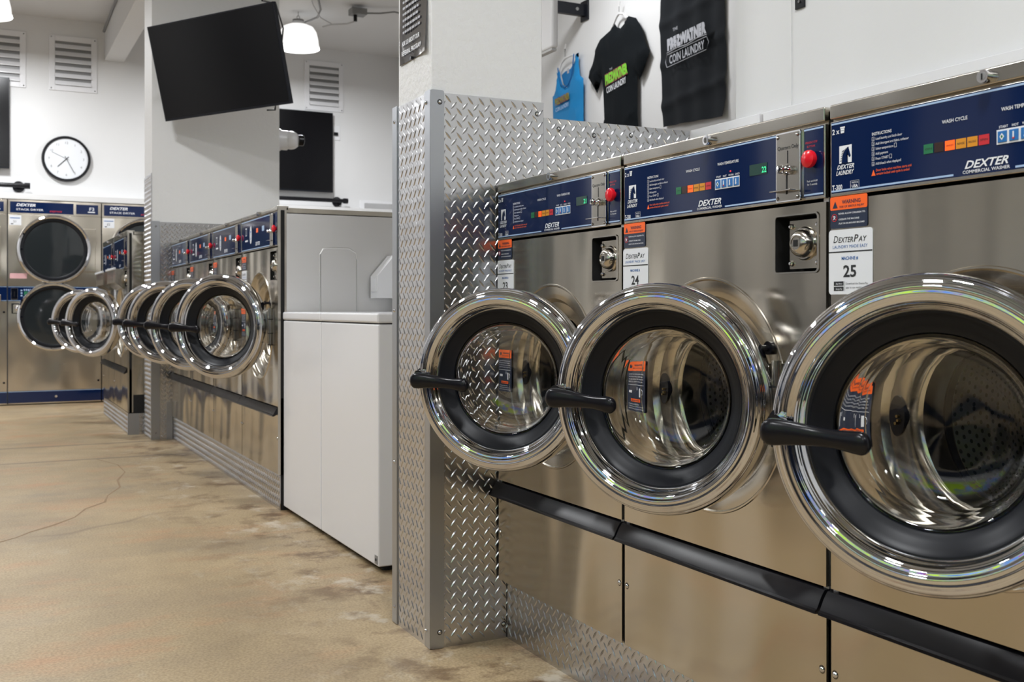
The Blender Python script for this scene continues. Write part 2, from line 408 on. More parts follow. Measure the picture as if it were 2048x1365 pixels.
def pay_sticker(w, h, num):
    mb = MB(); mb.prism(rrect(0, w, 0, h, .006), -.0009, 0, 'sticker'); y = -.0012
    mb.rect(0, w, h * .645, h * .665, 'dark', y)
    mb.text('D', w * .10, h * .80, h * .155, 'dark', y, shear=.25, maxw=w * .11); mb.text('EXTER', w * .22, h * .80, h * .115, 'dark', y, shear=.25, bold=.01, maxw=w * .34)
    mb.text('P', w * .57, h * .80, h * .155, 'dark', y, shear=.25, bold=.01, maxw=w * .11); mb.text('AY', w * .69, h * .80, h * .115, 'dark', y, shear=.25, bold=.01, maxw=w * .19)
    mb.text('LAUNDRY MADE EASY', w * .09, h * .71, h * .07, 'blue', y, maxw=w * .80)
    mb.text('MACHINE #', w * .30, h * .53, h * .072, 'blue', y, bold=.02, maxw=w * .38)
    mb.text(num, w * .34, h * .27, h * .25, 'dark', y, bold=.025, maxw=w * .30)
    for z in (.055, .135):
        mb.rect(w * .12, w * .35, h * z, h * (z + .065), 'dark', y); mb.text('App Store' if z > .1 else 'Google Play', w * .17, h * (z + .018), h * .035, 'ink', y - .0002, maxw=w * .15)
    mb.rect(w * .375, w * .38, h * .05, h * .20, 'dark', y)
    mb.text('Download the DexterPay', w * .40, h * .15, h * .042, 'dark', y, maxw=w * .5); mb.text('app to use mobile pay', w * .40, h * .09, h * .042, 'dark', y, maxw=w * .46)
    return mb

def lathe_door(k):
    mb = MB()
    prof = [(.170, -.006), (.214, -.012), (.224, -.006), (.2275, .006)]
    n = 76
    for i in range(n):
        a = i * PI * .83 / n; w_ = .00050 * math.sin(a * 15) * min(1, max(0, (a - .45) * 3)) * min(1, max(0, (2.45 - a) * 4))
        prof.append((.203 + (.0245 + w_) * math.cos(a), .030 + (.026 + w_) * math.sin(a)))
    prof += [(.1795, .0400), (.176, .0365), (.1735, .031), (.172, .022), (.170, -.006)]
    mb.lathe([(r * k, -n * k) for r, n in prof], (0, 0, 0), 'y', 'chrome', 128)
    return mb
def gasket(k):
    prof = [(.1745, .032), (.171, .0315), (.168, .027), (.162, .0225), (.153, .0145), (.1465, .009), (.143, .0075), (.1415, .002), (.1415, -.012), (.165, -.012), (.172, -.002), (.1735, .02)]
    return MB().lathe([(r * k, -n * k) for r, n in prof], (0, 0, 0), 'y', 'rubber', 96)
def bowl(k):
    out = [(.1415, .002), (.1400, -.004), (.1345, -.012), (.1295, -.022), (.1265, -.040), (.122, -.058), (.112, -.069), (.095, -.0745), (.06, -.078), (.0, -.080)]
    inn = [(.0, -.0755), (.06, -.0735), (.093, -.070), (.108, -.065), (.1175, -.0555), (.1215, -.040), (.1245, -.022), (.1295, -.0085), (.1355, .000), (.1385, .0045), (.1405, .0048)]
    mb = MB().lathe([(max(r, 1e-5) * k, -n * k) for r, n in out + inn + [out[0]]], (0, 0, 0), 'y', 'glass', 96)
    return mb
def handle_mesh(k):
    mb = MB(); L0, L1 = -.228, -.066; n = 22; pts = []
    ring = 20; vs = []
    for i in range(n + 1):
        t = i / n; x = L0 + (L1 - L0) * (.5 - .5 * math.cos(PI * t))
        tt = (x - L0) / (L1 - L0)
        hh = .0128 + .0078 * math.exp(-(tt / .42) ** 2) + .0040 * math.exp(-((tt - .93) / .17) ** 2)
        e0 = min(1, (tt * (L1 - L0)) / .018); e1 = min(1, ((1 - tt) * (L1 - L0)) / .014)
        cap = math.sqrt(max(0, 1 - (1 - e0) ** 2)) * math.sqrt(max(0, 1 - (1 - e1) ** 2))
        hh *= max(cap, .02); nn = .0115 * max(cap, .02)
        zc = -.005 - .012 * (tt - .25) if tt > .25 else -.005
        yc = .083 - .010 * math.exp(-((tt - .5) / .3) ** 2)
        for q in range(ring):
            a = 2 * PI * q / ring; ca, sa = math.cos(a), math.sin(a)
            vs.append((x * k, (-yc + nn * ca * abs(ca) ** -.25 if abs(ca) > 1e-6 else -yc) * 1, (zc + hh * (abs(sa) ** .8) * (1 if sa >= 0 else -1)) * k))
    vs = [(x, y * k, z) for x, y, z in vs]
    fs = [(i * ring + q, i * ring + (q + 1) % ring, (i + 1) * ring + (q + 1) % ring, (i + 1) * ring + q) for i in range(n) for q in range(ring)]
    fs += [tuple(range(ring)), tuple(n * ring + q for q in range(ring))]
    mb.add(vs, fs, 'black')
    return mb
def handle_post(k):
    mb = MB(); mb.cyl((-.208 * k, 0, .009 * k), .012 * k, -.078 * k, -.045 * k, 'y', 'chrome', 18)
    mb.lathe([(.0125 * k, -.052 * k), (.019 * k, -.050 * k), (.020 * k, -.044 * k)], (-.208 * k, 0, .009 * k), 'y', 'black', 18)
    return mb

def make_washer(kd, X, Yfar, num, phi, label, group, digits='22', side=False):
    """kd: dictionary with the dimensions of this model of washer; local x runs to the viewer's right, y into the cabinet"""
    w, H, k, cx, cz, kz, bz, p0, p1, ty = (kd[q] for q in ('w', 'H', 'k', 'cx', 'cz', 'kick', 'bar', 'p0', 'p1', 'type'))
    root = thing('front_load_washer', label, 'washing machine', (X, Yfar, 0), -PI / 2, group)
    if kd['id'] == 'small': root.scale = (.985,) * 3; root.location = (X * .985, Yfar * .985, .937 * .015)
    g = .0055; D = kd['D']; a, e = g, w - g
    def body():
        mb = MB()
        for x0, x1 in ((a, a + .012), (e - .012, e)): mb.box(x0, x1, .006, D, kz, H - .03, 'steel_side' if ty != 'far' else 'steel')
        mb.box(a, e, .006, D, H - .034, H - .008, 'steel'); mb.box(a, e, D - .01, D, kz, H - .03, 'steel')
        mb.box(a, e, .03, D, kz, kz + .02, 'gap')
        mb.box(.0005, w - .0005, .012, .03, kz, cz - .30 * k, 'gap')       # dark backing seen through the seams
        mb.box(.0005, a + .004, .012, .03, kz, H - .02, 'gap'); mb.box(e - .004, w - .0005, .012, .03, kz, H - .02, 'gap')
        mb.box(a, e, .012, .03, p1 - .012, H - .03, 'gap')
        if side:
            mb.box(e - .001, e + .0035, -.0005, .04, kz, H - .001, 'trimsteel')
            mb.box(e, e + .003, .012, D - .02, kz, H - .035, 'steel' if ty == 'far' else 'steel_side')
            if ty == 'far': mb.box(e + .003, e + .004, .04, D - .02, kz, kz + .13, 'gap')
            if ty != 'far': mb.tube([(e + .0035, .20, .5), (e + .0035, .20, H - .22), (e + .0035, .215, H - .195), (e + .0035, .24, H - .19), (e + .0035, .34, H - .19), (e + .0035, .375, H - .21), (e + .0035, .38, H - .24), (e + .0035, .38, .5)], .004, 'steel_side', 8)
        return mb
    part((kd['id'], 'body', side), 'cabinet', body, root)
    # front panel with the dished opening
    vx0, vx1, vz0, vz1 = kd['vault']; R1 = .241 * k
    def front():
        mb = MB()
        mb.sheet([(a, bz + .006), (e, bz + .006), (e, p0 - .012), (a, p0 - .012)], [circ(cx, cz, R1, 96), rrect(vx0, vx1, vz0, vz1, .006)], 0, 'steel')
        mb.box(a, a + .002, 0, .012, bz + .006, p0 - .012, 'steel'); mb.box(e - .002, e, 0, .012, bz + .006, p0 - .012, 'steel')
        DISH = ((.241, 0), (.2395, -.002), (.2365, -.002), (.2335, .0015), (.215, .003), (.203, .0055), (.197, .012), (.193, .018), (.170, .021), (.162, .024), (.159, .030), (.157, .040), (.152, .045), (.1485, .047), (.147, .053), (.146, .065), (.145, .078), (.1445, .11))
        mb.lathe([(r * k, n * k) for r, n in DISH], (cx, 0, cz), 'y', 'steel', 96) if ty == 'small' else mb.lathe([(r * k, n * k) for r, n in ((.241, 0), (.2395, -.0025), (.237, -.0035), (.2345, -.002), (.231, .006), (.226, .014), (.219, .019), (.200, .024), (.186, .027), (.181, .031), (.178, .040), (.172, .046), (.1655, .048), (.163, .053), (.162, .065), (.158, .071), (.153, .072), (.150, .078), (.1495, .11))], (cx, 0, cz), 'y', 'steel', 96)
        mb.sheet(rrect(vx0 - .003, vx1 + .003, vz0 - .003, vz1 + .003, .008), [rrect(vx0, vx1, vz0, vz1, .006)], -.0022, 'trimsteel')
        return mb
    part((kd['id'], 'front'), 'front_panel', front, root)
    part((kd['id'], 'boot'), 'door_seal', lambda: MB().lathe([(r * k, n * k) for r, n in ((.1495, .10), (.143, .092), (.142, .105), (.150, .112), (.165, .12))], (cx, 0, cz), 'y', 'rubber', 64), root)
    if ('dm', kd['id']) not in CACHE: CACHE[('dm', kd['id'])] = drum_mat(cx, cz, .235 * k)
    def drum():
        mb = MB(); dm = CACHE[('dm', kd['id'])]
        mb.lathe([(r * k, n * k) for r, n in ((.160, .115), (.225, .125), (.235, .14), (.235, .50), (.225, .515))], (cx, 0, cz), 'y', dm, 64)
        mb.lathe([(r * k, n * k) for r, n in ((.225, .515), (.15, .505), (.05, .50), (1e-5, .50))], (cx, 0, cz), 'y', dm, 64)
        for q in range(3):
            t = 2 * PI * q / 3 + .5; r0, r1 = .235 * k, .185 * k
            vs = []
            for y in (.14, .49):
                for rr_, dt in ((r0, -.16), (r1, -.05), (r1, .05), (r0, .16)): vs.append((cx + rr_ * math.cos(t + dt), y * k, cz + rr_ * math.sin(t + dt)))
            mb.add(vs, [(0, 1, 5, 4), (1, 2, 6, 5), (2, 3, 7, 6), (0, 1, 2, 3), (4, 5, 6, 7)], 'steel')
        return mb
    part((kd['id'], 'drum'), 'drum', drum, root)
    # latch in the dish
    lx = cx - (.176 if ty == 'small' else .2) * k; ly = .017 if ty == 'small' else .0225 * k
    def latch():
        mb = MB(); mb.prism([(lx + .0165 * k * math.cos(t), cz + .034 * k * math.sin(t)) for t in [2 * PI * i / 28 for i in range(28)]], ly, .02 * k + ly, 'black')
        for dx, dz in ((.004, 0), (.006, -.007), (.001, -.012)): mb.cyl((lx + dx, 0, cz + dz), .0025, ly - .006, ly, 'y', 'brass', 10)
        return mb
    part((kd['id'], 'latch'), 'door_latch', latch, root)
    # top trim
    tt = part((kd['id'], 'trim'), 'top_trim', lambda: MB().box(a, e, -.004, .05, p1 + .006, H, 'trimsteel', .003), root)
    kx = kd['lock']
    part((kd['id'], 'lock'), 'lock', lambda: MB().cyl((kx, 0, (p1 + H) / 2 + .002), .0098, -.016, -.003, 'y', 'chrome', 20).lathe([(1e-5, -.0165), (.006, -.0165), (.0065, -.0155)], (kx, 0, (p1 + H) / 2 + .002), 'y', 'greym', 16).box(kx - .0012, kx + .0012, -.0172, -.016, (p1 + H) / 2 - .003, (p1 + H) / 2 + .006, 'gap'), tt)
    # control panel
    sx0, sx1 = kd['slide']; S = w / .654
    def panel():
        mb = MB(); mb.box(a, e, -.002, .03, p0 - .006, p1 + .002, 'trimsteel', .002)
        for x0, x1 in ((a + .004, sx0 - .005), (sx1 + .004, e - .004)):
            mb.rect(x0, x1, p0, p1, 'navy', -.0026)
            if ty == 'small':
                mb.rect(x0, x1, p1 - .0048, p1 - .0018, 'stripe', -.0030)
                if x0 > .3: mb.rect(x0, x1, p0 + .002, p0 + .005, 'stripe', -.0030)
        y = -.0034
        if ty == 'small':
            mb.rect(a + .004, .268, p0 + .002, p0 + .005, 'stripe', -.003); mb.rect(.376, sx0 - .005, p0 + .002, p0 + .005, 'stripe', -.003)
            mb.text('2 x', .012, 1.239, .013, 'ink', y, bold=.02, maxw=.017); mb.prism([(.032, 1.247), (.0325, 1.239), (.0405, 1.239), (.041, 1.247)], y, y, 'ink'); mb.rect(.031, .042, 1.2475, 1.250, 'ink', y)
            mb.rect(.033, .040, 1.243, 1.2437, 'navy', y - .0003)
            horse(mb, .029, 1.187, .029, .030, y)
            mb.text('DEXTER', .023, 1.177, .0105, 'ink', y, shear=.35, bold=.02, maxw=.040); mb.text('LAUNDRY', .021, 1.167, .0105, 'ink', y, shear=.35, bold=.02, maxw=.042)
            mb.text('T-300', .012, 1.142, .0125, 'ink', y, bold=.02, maxw=.024)
            mb.frame(.055, .075, 1.141, 1.155, .0006, 'ink', y); mb.text('MADE IN', .058, 1.1497, .0045, 'ink', y, maxw=.014); mb.text('USA', .058, 1.143, .0068, 'ink', y, bold=.03, maxw=.014)
            mb.text('INSTRUCTIONS', .1035, 1.2245, .0072, 'ink', y, bold=.01, maxw=.042)
            for i, (t, ww) in enumerate((('Load laundry and latch door', .056), ('Add detergent and fabric softener', .070), ('Select temperature', .038), ('Add payment', .027), ('Press START', .028), ('Add bleach when displayed', .054))):
                z = 1.2165 - .0083 * i; mb.frame(.1035, .109, z - .001, z + .0055, .0005, 'ink', y); mb.text(str(i + 1), .1053, z + .0002, .005, 'ink', y)
                mb.text(t, .1115, z, .006, 'ink', y, maxw=ww)
                if i in (2, 4): mb.frame(.1115 + ww + .002, .1115 + ww + .007, z - .001, z + .006, .0005, 'ink', y)
            mb.prism([(.1025, 1.1575), (.1115, 1.1575), (.107, 1.1675)], y, y, 'orange')
            mb.text('Door locks when machine starts and', .1125, 1.1640, .006, 'orange', y, maxw=.074); mb.text('remains locked until cycle is ended', .1125, 1.158, .006, 'orange', y, maxw=.070)
            mb.text('WASH CYCLE', .247, 1.222, .0078, 'ink', y, bold=.01, maxw=.047)
            for i, kk in enumerate(('green', 'brown', 'lit', 'amber', 'amber', 'redp')):
                x = .2115 + .0205 * i; mb.rect(x, x + .0185, 1.1795, 1.1945, kk, y)
                if i != 1: mb.text(('ON', '', 'WASH', 'RINSE', 'FINAL RINSE', 'SPIN')[i], x + .0025, 1.1855, .0045, 'dark', y - .0003, maxw=.013)
            mb.text('WASH TEMPERATURE', .353, 1.224, .0078, 'ink', y, bold=.01, maxw=.066)
            for i, t in enumerate(('START', 'HOT', 'WARM', 'COLD')): mb.text(t, .3475 + .0195 * i + .009, 1.1995, .0052, 'ink', y, 'CENTER', bold=.01)
            mb.rect(.345, .422, 1.176, 1.1975, 'sticker', y)
            mb.text('DEXTER', .288, 1.1475, .0165, 'ink', y, shear=.35, bold=.02, maxw=.076); mb.text('COMMERCIAL WASHER', .285, 1.1400, .0068, 'ink', y, bold=.01, maxw=.082)
            mb.text('Push and hold', sx1 + .012, 1.163, .0052, 'ink', y, maxw=.026); mb.text('for 3 seconds', sx1 + .013, 1.157, .0052, 'ink', y, maxw=.025)
            mb.text('EMERGENCY STOP', sx1 + .008, 1.232, .0055, 'redp', y, maxw=.030); mb.text('BUTTON', sx1 + .012, 1.225, .0055, 'redp', y, maxw=.020)
        else:
            pm = (p0 + p1) / 2; mb.prism([(w * .285 + .022 * math.cos(t), pm + .045 * math.sin(t)) for t in [2 * PI * i / 32 for i in range(32)]], y, y, 'sticker')
            mb.rect(w * .285 - .010, w * .285 + .010, pm - .022, pm + .02, 'key', y - .0004); mb.rect(w * .285 - .007, w * .285 + .007, pm - .018, pm + .012, 'sticker', y - .0006)
            mb.rect(w * .44, w * .495, pm + .004, pm + .026, 'orange', y); mb.rect(w * .60, w * .66, pm + .005, pm + .03, 'stripe', y)
            mb.rect(w * .13, w * .17, pm + .0, pm + .04, 'ink', y); mb.rect(w * .135, w * .165, pm + .004, pm + .034, 'navy', y - .0003)
            mb.text('DEXTER', w * .42, p0 + .018, .024, 'ink', y, shear=.3, bold=.02); mb.rect(w * .12, w * .2, pm - .03, pm - .022, 'ink', y)
            mb.rect(a + .004, sx0 - .005, p1 - .006, p1 - .002, 'stripe', y + .0004); mb.rect(a + .004, sx0 - .005, p0 + .002, p0 + .006, 'stripe', y + .0004)
        return mb
    cp = part((kd['id'], 'panel'), 'control_panel', panel, root)
    if ty == 'small':
        for i in range(4):
            def kb(i=i):
                x = .3475 + .0192 * i; mb = MB().box(x, x + .015, -.0048, -.003, 1.1785, 1.195, 'key', .0006)
                if i == 0: mb.prism([(x + .0075, 1.1815), (x + .0115, 1.1868), (x + .0075, 1.192), (x + .0035, 1.1868)], -.0051, -.0051, 'ink').prism([(x + .0075, 1.1842), (x + .0095, 1.1868), (x + .0075, 1.1894), (x + .0055, 1.1868)], -.0053, -.0053, 'green')
                else: mb.tube([(x + .0075, -.0051, 1.183), (x + .0075, -.0051, 1.192)], .0011, 'ink', 6).cyl((x + .0075, 0, 1.1828), .002, -.0054, -.005, 'y', 'redp' if i == 1 else 'ink', 10)
                return mb
            part((kd['id'], 'key', i), 'push_key', kb, cp)
        part((kd['id'], 'disp', digits), 'time_display', lambda: MB().box(.452, .503, -.0036, -.0028, 1.192, 1.213, 'ledbg').text(digits, .488, 1.195, .0155, 'led', -.004, bold=.02, maxw=.013), cp)
        part((kd['id'], 'ind'), 'indicator', lambda: MB().cyl((.394, 0, 1.2085), .0016, -.0040, -.003, 'y', 'redled', 10), cp)
    # coin slide
    cxm = (sx0 + sx1) / 2; ph = p1 - p0; pm = (p0 + p1) / 2
    def slide():
        mb = MB(); mb.prism(rrect(sx0, sx1, p0 - .004 * S, p1 - .0, .003), -.008, -.002, 'chrome')
        mb.prism(rrect(sx0 + .0025, sx1 - .0025, p0 - .002, p1 - .0025, .002), -.0088, -.008, 'trimsteel')
        if ty == 'small': mb.text('Quarters Only', sx0 + .0055, pm + .030, .0105, 'dark', -.0093, maxw=sx1 - sx0 - .010)
        mb.box(cxm - .001, cxm + .001, -.0093, -.0088, pm + .004 * S, pm + .027 * S, 'gap')
        mb.box(cxm - .004, cxm - .0005, -.0094, -.0088, pm - .052 * S, pm - .016 * S, 'gap')
        return mb
    cs = part((kd['id'], 'slide'), 'coin_slide', slide, root)
    for dx in (sx0 + .006, sx1 - .006):
        for dz in (p0 + .003, p1 - .008):
            part((kd['id'], 'cs', dx, dz), 'screw', lambda dx=dx, dz=dz: screw((dx, -.0088, dz), r=.0028), cs)
    part((kd['id'], 'slidek'), 'slide_knob', lambda: MB().lathe([(1e-5, -.030), (.006, -.029), (.0085, -.025), (.0085, -.021), (.0055, -.018), (.0085, -.014), (.010, -.010), (.0105, -.0085)], (cxm - .002, 0, pm - .008 * S), 'y', 'chrome', 20), cs)
    part((kd['id'], 'slidet'), 'push_tray', lambda: MB().box(sx0 + .004, sx1 - .006, -.028, -.009, pm - .048 * S, pm - .0455 * S, 'chrome', .001), cs)
    bx = sx1 + (e - sx1) * .5; bz2 = pm + (.004 if ty == 'small' else 0)
    part((kd['id'], 'btn'), 'stop_button', lambda: MB().cyl((bx, 0, bz2), .0085, -.010, -.002, 'y', 'red', 20).lathe([(.0085, -.007), (.0150, -.009), (.0162, -.013), (.0152, -.018), (.010, -.021), (1e-5, -.022)], (bx, 0, bz2), 'y', 'red', 28), cp)
    # coin vault
    def vault():
        mb = MB(); d = .035
        for x0, x1, z0, z1 in ((vx0 - .004, vx0, vz0, vz1), (vx1, vx1 + .004, vz0, vz1), (vx0, vx1, vz0 - .004, vz0), (vx0, vx1, vz1, vz1 + .004)): mb.box(x0, x1, .001, d, z0, z1, 'gap')
        mb.box(vx0, vx1, d, d + .003, vz0, vz1, 'gap'); return mb
    vt = part((kd['id'], 'vault'), 'coin_vault', vault, root)
    vc, vzc = vx0 + (vx1 - vx0) * .60, (vz0 + vz1) / 2; q = (vx1 - vx0)
    def vplate():
        mb = MB(); mb.prism(rrect(vc - q * .37, vc + q * .37, vz0 + .006, vz1 - .008, .002), .012, .02, 'steel')
        mb.lathe([(r * q, n) for r, n in ((.27, .012), (.275, .009), (.255, .006), (.235, .006), (.225, .003), (.215, -.003), (.185, -.008), (.14, -.011), (.11, -.012), (.105, -.0105), (1e-5, -.0105))], (vc, 0, vzc), 'y', 'trimsteel', 32)
        mb.box(vc - .006, vc + .004, -.0115, -.0104, vzc - .006, vzc + .006, 'gap'); return mb
    vp = part((kd['id'], 'vplate'), 'vault_lock', vplate, vt)
    for dx in (-.31, .31):
        for z in (vz0 + .016, vz1 - .019):
            part((kd['id'], 'rivet', dx, z), 'rivet', lambda dx=dx, z=z: MB().lathe([(.0055, .012), (.005, .008), (.003, .006), (1e-5, .0055)], (vc + q * dx, 0, z), 'y', 'chrome', 14), vp)
    # stickers
    if kd['id'] == 'small':
        part('wt', 'warning_label', lambda: warn_top(.086, .055), root, (.0055, -.0006, 1.0755))
        part(('pay', num), 'payment_label', lambda: pay_sticker(.101, .112, num), root, (.002, -.0006, .961))
        part('wd', 'door_warning_label', lambda: warn_door(.080, .119), root, (.011, -.0006, .7015))
    else:
        sc = w / .654
        part(('wt', kd['id']), 'warning_label', lambda: warn_top(.085 * sc, .06 * sc), root, (.006, -.0006, p0 - .085 * sc))
        part(('pay', num, kd['id']), 'payment_label', lambda: pay_sticker(.095 * sc, .112 * sc, num), root, (.004, -.0006, p0 - .20 * sc))
        part(('wd', kd['id']), 'door_warning_label', lambda: warn_door(.085 * sc, .13 * sc), root, (.010, -.0006, cz - .06))
    # lower access panel, grip bar, screws
    lp = part((kd['id'], 'lower'), 'lower_panel', lambda: MB().box(a, e, 0, .012, kz + .002, bz - .02, 'steel', .001), root)
    def bar():
        mb = MB(); pr = [(.010, bz + .002), (-.004, bz + .001), (-.012, bz - .010), (-.022, bz - .030), (-.026, bz - .033), (-.027, bz - .038), (-.020, bz - .039), (-.004, bz - .030), (.010, bz - .025)]
        vs = [(x, y, z) for x in (a - .004, e + .0005) for y, z in pr]; n = len(pr)
        return mb.add(vs, [(i, (i + 1) % n, n + (i + 1) % n, n + i) for i in range(n)] + [tuple(range(n)), tuple(range(n, 2 * n))], 'black')
    part((kd['id'], 'bar'), 'grip_bar', bar, root, ang=18)
    for sxx in (a + .010, e - .010): part((kd['id'], 'lps', sxx), 'screw', lambda sxx=sxx: screw((sxx, 0, bz - .142), r=.0058), lp)
    # hinge
    hx = kd['hinge']; hy = -.013
    def hinge():
        mb = MB(); mb.cyl((hx + .018 * k, hy + .002, 0), .0095 * k, cz - .08 * k, cz + .08 * k, 'z', 'trimsteel', 18)
        mb.box(hx + .018 * k, hx + .05 * k, -.004, .0, cz - .075 * k, cz + .075 * k, 'trimsteel', .001)
        mb.cyl((hx - .004 * k, hy - .004, 0), .009 * k, cz - .045 * k, cz + .074 * k, 'z', 'trimsteel', 18)
        for z in (-.08, -.03, .03): mb.cyl((hx + .018 * k, hy + .002, 0), .0101 * k, cz + z * k, cz + (z + .004) * k, 'z', 'gap', 18)
        return mb
    part((kd['id'], 'hinge'), 'hinge', hinge, root)
    part((kd['id'], 'peg'), 'door_stop', lambda: MB().cyl((hx - .015 * k, 0, cz + .102 * k), .013 * k, -.004, .018, 'y', 'black', 18).cyl((hx - .015 * k, 0, cz + .102 * k), .006 * k, -.026, -.004, 'y', 'black', 14).cyl((hx - .015 * k, 0, cz + .102 * k), .009 * k, -.030, -.024, 'y', 'black', 14), root)
    # door, swung open about the hinge
    ek = kd['e']; ph_ = math.radians(phi); C_, S_ = math.cos(ph_), math.sin(ph_)
    ox, oy = hx - ek * C_, hy - ek * S_
    dr = part(('dring', k), 'door', lambda: lathe_door(k), root, (ox, oy, cz), ph_, 40)
    part(('dg', k), 'door_gasket', lambda: gasket(k), dr)
    part(('db', k), 'door_glass', lambda: bowl(k), dr, ang=60)
    dh = part(('dh', k), 'door_handle', lambda: handle_mesh(k), dr, ang=60)
    part(('hp', k), 'handle_post', lambda: handle_post(k), dr)
    part(('hl', k, ek), 'hinge_leaf', lambda: MB().box(.205 * k, ek + .004, -.012 * k, -.004 * k, -.07 * k, .07 * k, 'trimsteel', .002), dr)
    return root

SMALL = dict(id='small', type='small', w=.66, H=1.292, D=.60, k=1., cx=.314, cz=.760, kick=.158, bar=.44, p0=1.137, p1=1.2605, vault=(.522, .634, 1.0035, 1.1065), slide=(.533, .598), lock=.330, hinge=.520, e=.214)
MID = dict(id='mid', type='mid', w=.75, H=1.412, D=.78, k=1.1, cx=.385, cz=.85, kick=.165, bar=.475, p0=1.232, p1=1.385, vault=(.60, .725, 1.07, 1.205), slide=(.625, .685), lock=.40, hinge=.62, e=.25)
BIG = dict(id='big', type='far', w=.85, H=1.515, D=.85, k=1.15, cx=.42, cz=.83, kick=.165, bar=.49, p0=1.24, p1=1.47, vault=(.68, .81, 1.10, 1.22), slide=(.70, .76), lock=.43, hinge=.71, e=.27)

g1 = 'small steel washers in the near row'
make_washer(SMALL, 1.333, 1.4035, '25', 29, 'steel front-load washer numbered 25, nearest of its row, cut off by the right edge', g1)
make_washer(SMALL, 1.333, 2.0645, '24', 29, 'steel front-load washer numbered 24, middle of the near row, round door open', g1)
make_washer(SMALL, 1.333, 2.7255, '23', 40, 'steel front-load washer numbered 23, against the diamond plate pillar', g1, digits='21')
g2 = 'tall steel washers in the row behind the white washers'
for i, (num, phi, lab) in enumerate((('22', 43, 'tall steel front-load washer at the row end beside the white washer, whole glass door visible'),
        ('21', 46, 'tall steel front-load washer, second in from the white washer, door half overlapped'),
        ('20', 52, 'tall steel front-load washer, third in from the white washer'),
        ('19', 46, 'tall steel front-load washer against the far diamond plate pillar'))):
    make_washer(MID, 1.24, 4.844 + .75 * (i + 1), num, phi, lab, g2, side=(i == 0))
g3 = 'large washers in front of the dryers'
for i, (num, phi, lab) in enumerate((('18', 40, 'large steel washer behind the far pillar, nearer of two, open door before dryers'),
        ('17', 49, 'large steel washer nearest the dryer wall, its door mostly hidden'))):
    r = make_washer(BIG, .99, 8.25 + .85 * (i + 1), num, phi, lab, g3, side=(i == 0))
    def hop():
        mb = MB(); x0, x1, d = .10, .66, -.066
        vs = [(x0, 0, 1.08), (x1, 0, 1.08), (x1, 0, 1.235), (x0, 0, 1.235), (x0, d, 1.13), (x1, d, 1.13), (x1, d, 1.235), (x0, d, 1.235)]
        mb.add(vs, [(0, 1, 5, 4), (4, 5, 6, 7), (0, 4, 7, 3), (1, 2, 6, 5)], 'trimsteel')
        mb.box(x0 - .004, x1 + .004, d - .012, d + .004, 1.228, 1.245, 'sticker', .003)
        mb.add([(x0 + .02, -.001, 1.235), (x1 - .02, -.001, 1.235), (x1 - .20, -.001, 1.35), (x0 + .20, -.001, 1.35)], [(0, 1, 2, 3)], 'gap'); return mb
    part('hopper', 'soap_drawer', hop, r)

# ------------------------------------------------------------------ kick plates and plinths (setting cladding)
def plate_thing(name, label, X, Y, rotz, x0, x1, z0, z1, group=None, screws=(), pitch=.034, z=0.):
    o = thing(name, label, 'wall panel', (X, Y, z), rotz, group)
    plate(x0, x1, z0, z1, pitch=pitch).build('panel_sheet', o)
    for p in screws: screw((p[0], 0, p[1])).build('screw', o)
    return o
def mbb(*a, **k): return MB().box(*a, **k)
plate_thing('kick_plate', 'low diamond plate kick strip under the numbered washers', 1.343, 2.684, -PI / 2, 0, 2.9, 0, .167)
plate_thing('kick_plate', 'long diamond plate kick strip under the four tall washers', 1.25, 7.84, -PI / 2, 0, 2.99, 0, .162)
kf = plate_thing('kick_plate', 'short diamond plate kick strip below the washers nearest the dryers', .995, 9.95, -PI / 2, 0, 1.70, 0, .16)
ke = thing('plinth_end', 'grey metal plinth end with diamond plate patch beside the far pillar', 'wall panel', (.99, 8.245, 0), 0)
MB().box(0, .08, 0, .004, 0, .158, 'alu').box(.125, .2, 0, .004, 0, .158, 'alu').build('end_trim', ke)
plate(.08, .125, 0, .158).build('panel_sheet', ke)
struct('trim_1', mbb(1.35, 1.97, -.3, 2.68, 0, .1685, 'gap')); struct('trim_2', mbb(1.257, 2.02, 4.85, 7.84, 0, .164, 'gap'))
struct('trim_3', mbb(1.0, 1.85, 8.255, 9.95, 0, .164, 'gap'))

# ------------------------------------------------------------------ near pillar
Yc = 2.688
struct('wall_pillar_near', MB().box(1.113, 1.46, Yc + .004, 2.945, 0, 3.83, 'pillar', .004))
struct('wall_partition', mbb(1.46, 1.98, Yc + .004, Yc + .12, 0, 1.488, 'pillar'))
plate_thing('diamond_plate_panel', 'big diamond plate sheet on the pillar front and partition behind washer 23', 1.111, Yc - .0005, 0, 0, .351, 0, 1.532, None, ((.33, 1.498), (.222, .04)))
plate_thing('diamond_plate_panel', 'lower diamond plate sheet running right of the pillar behind the washer tops', 1.4625, Yc - .0005, 0, 0, .518, 0, 1.489, None, ((.05, 1.46), (.17, 1.45), (.30, 1.46)))
plate_thing('diamond_plate_panel', 'narrow diamond plate sheet on the aisle side of the near pillar', 1.1095, 2.955, -PI / 2, 0.014, .266, 0, 1.532)
cg = thing('corner_guard', 'smooth aluminium corner guard on the edge of the near pillar', 'corner guard', (1.1065, Yc - .005, 0))
def angle_bm():
    mb = MB(); mb.prism(rrect(0, .041, .001, 1.538, .006), -.0005, .002, 'alu')
    mb.prism([(-y, z) for y, z in rrect(0, .041, .001, 1.538, .006)], 0, .0025, 'alu', Matrix.Rotation(-PI / 2, 4, 'Z') @ Matrix.Identity(4)); return mb
angle_bm().build('guard_angle', cg)
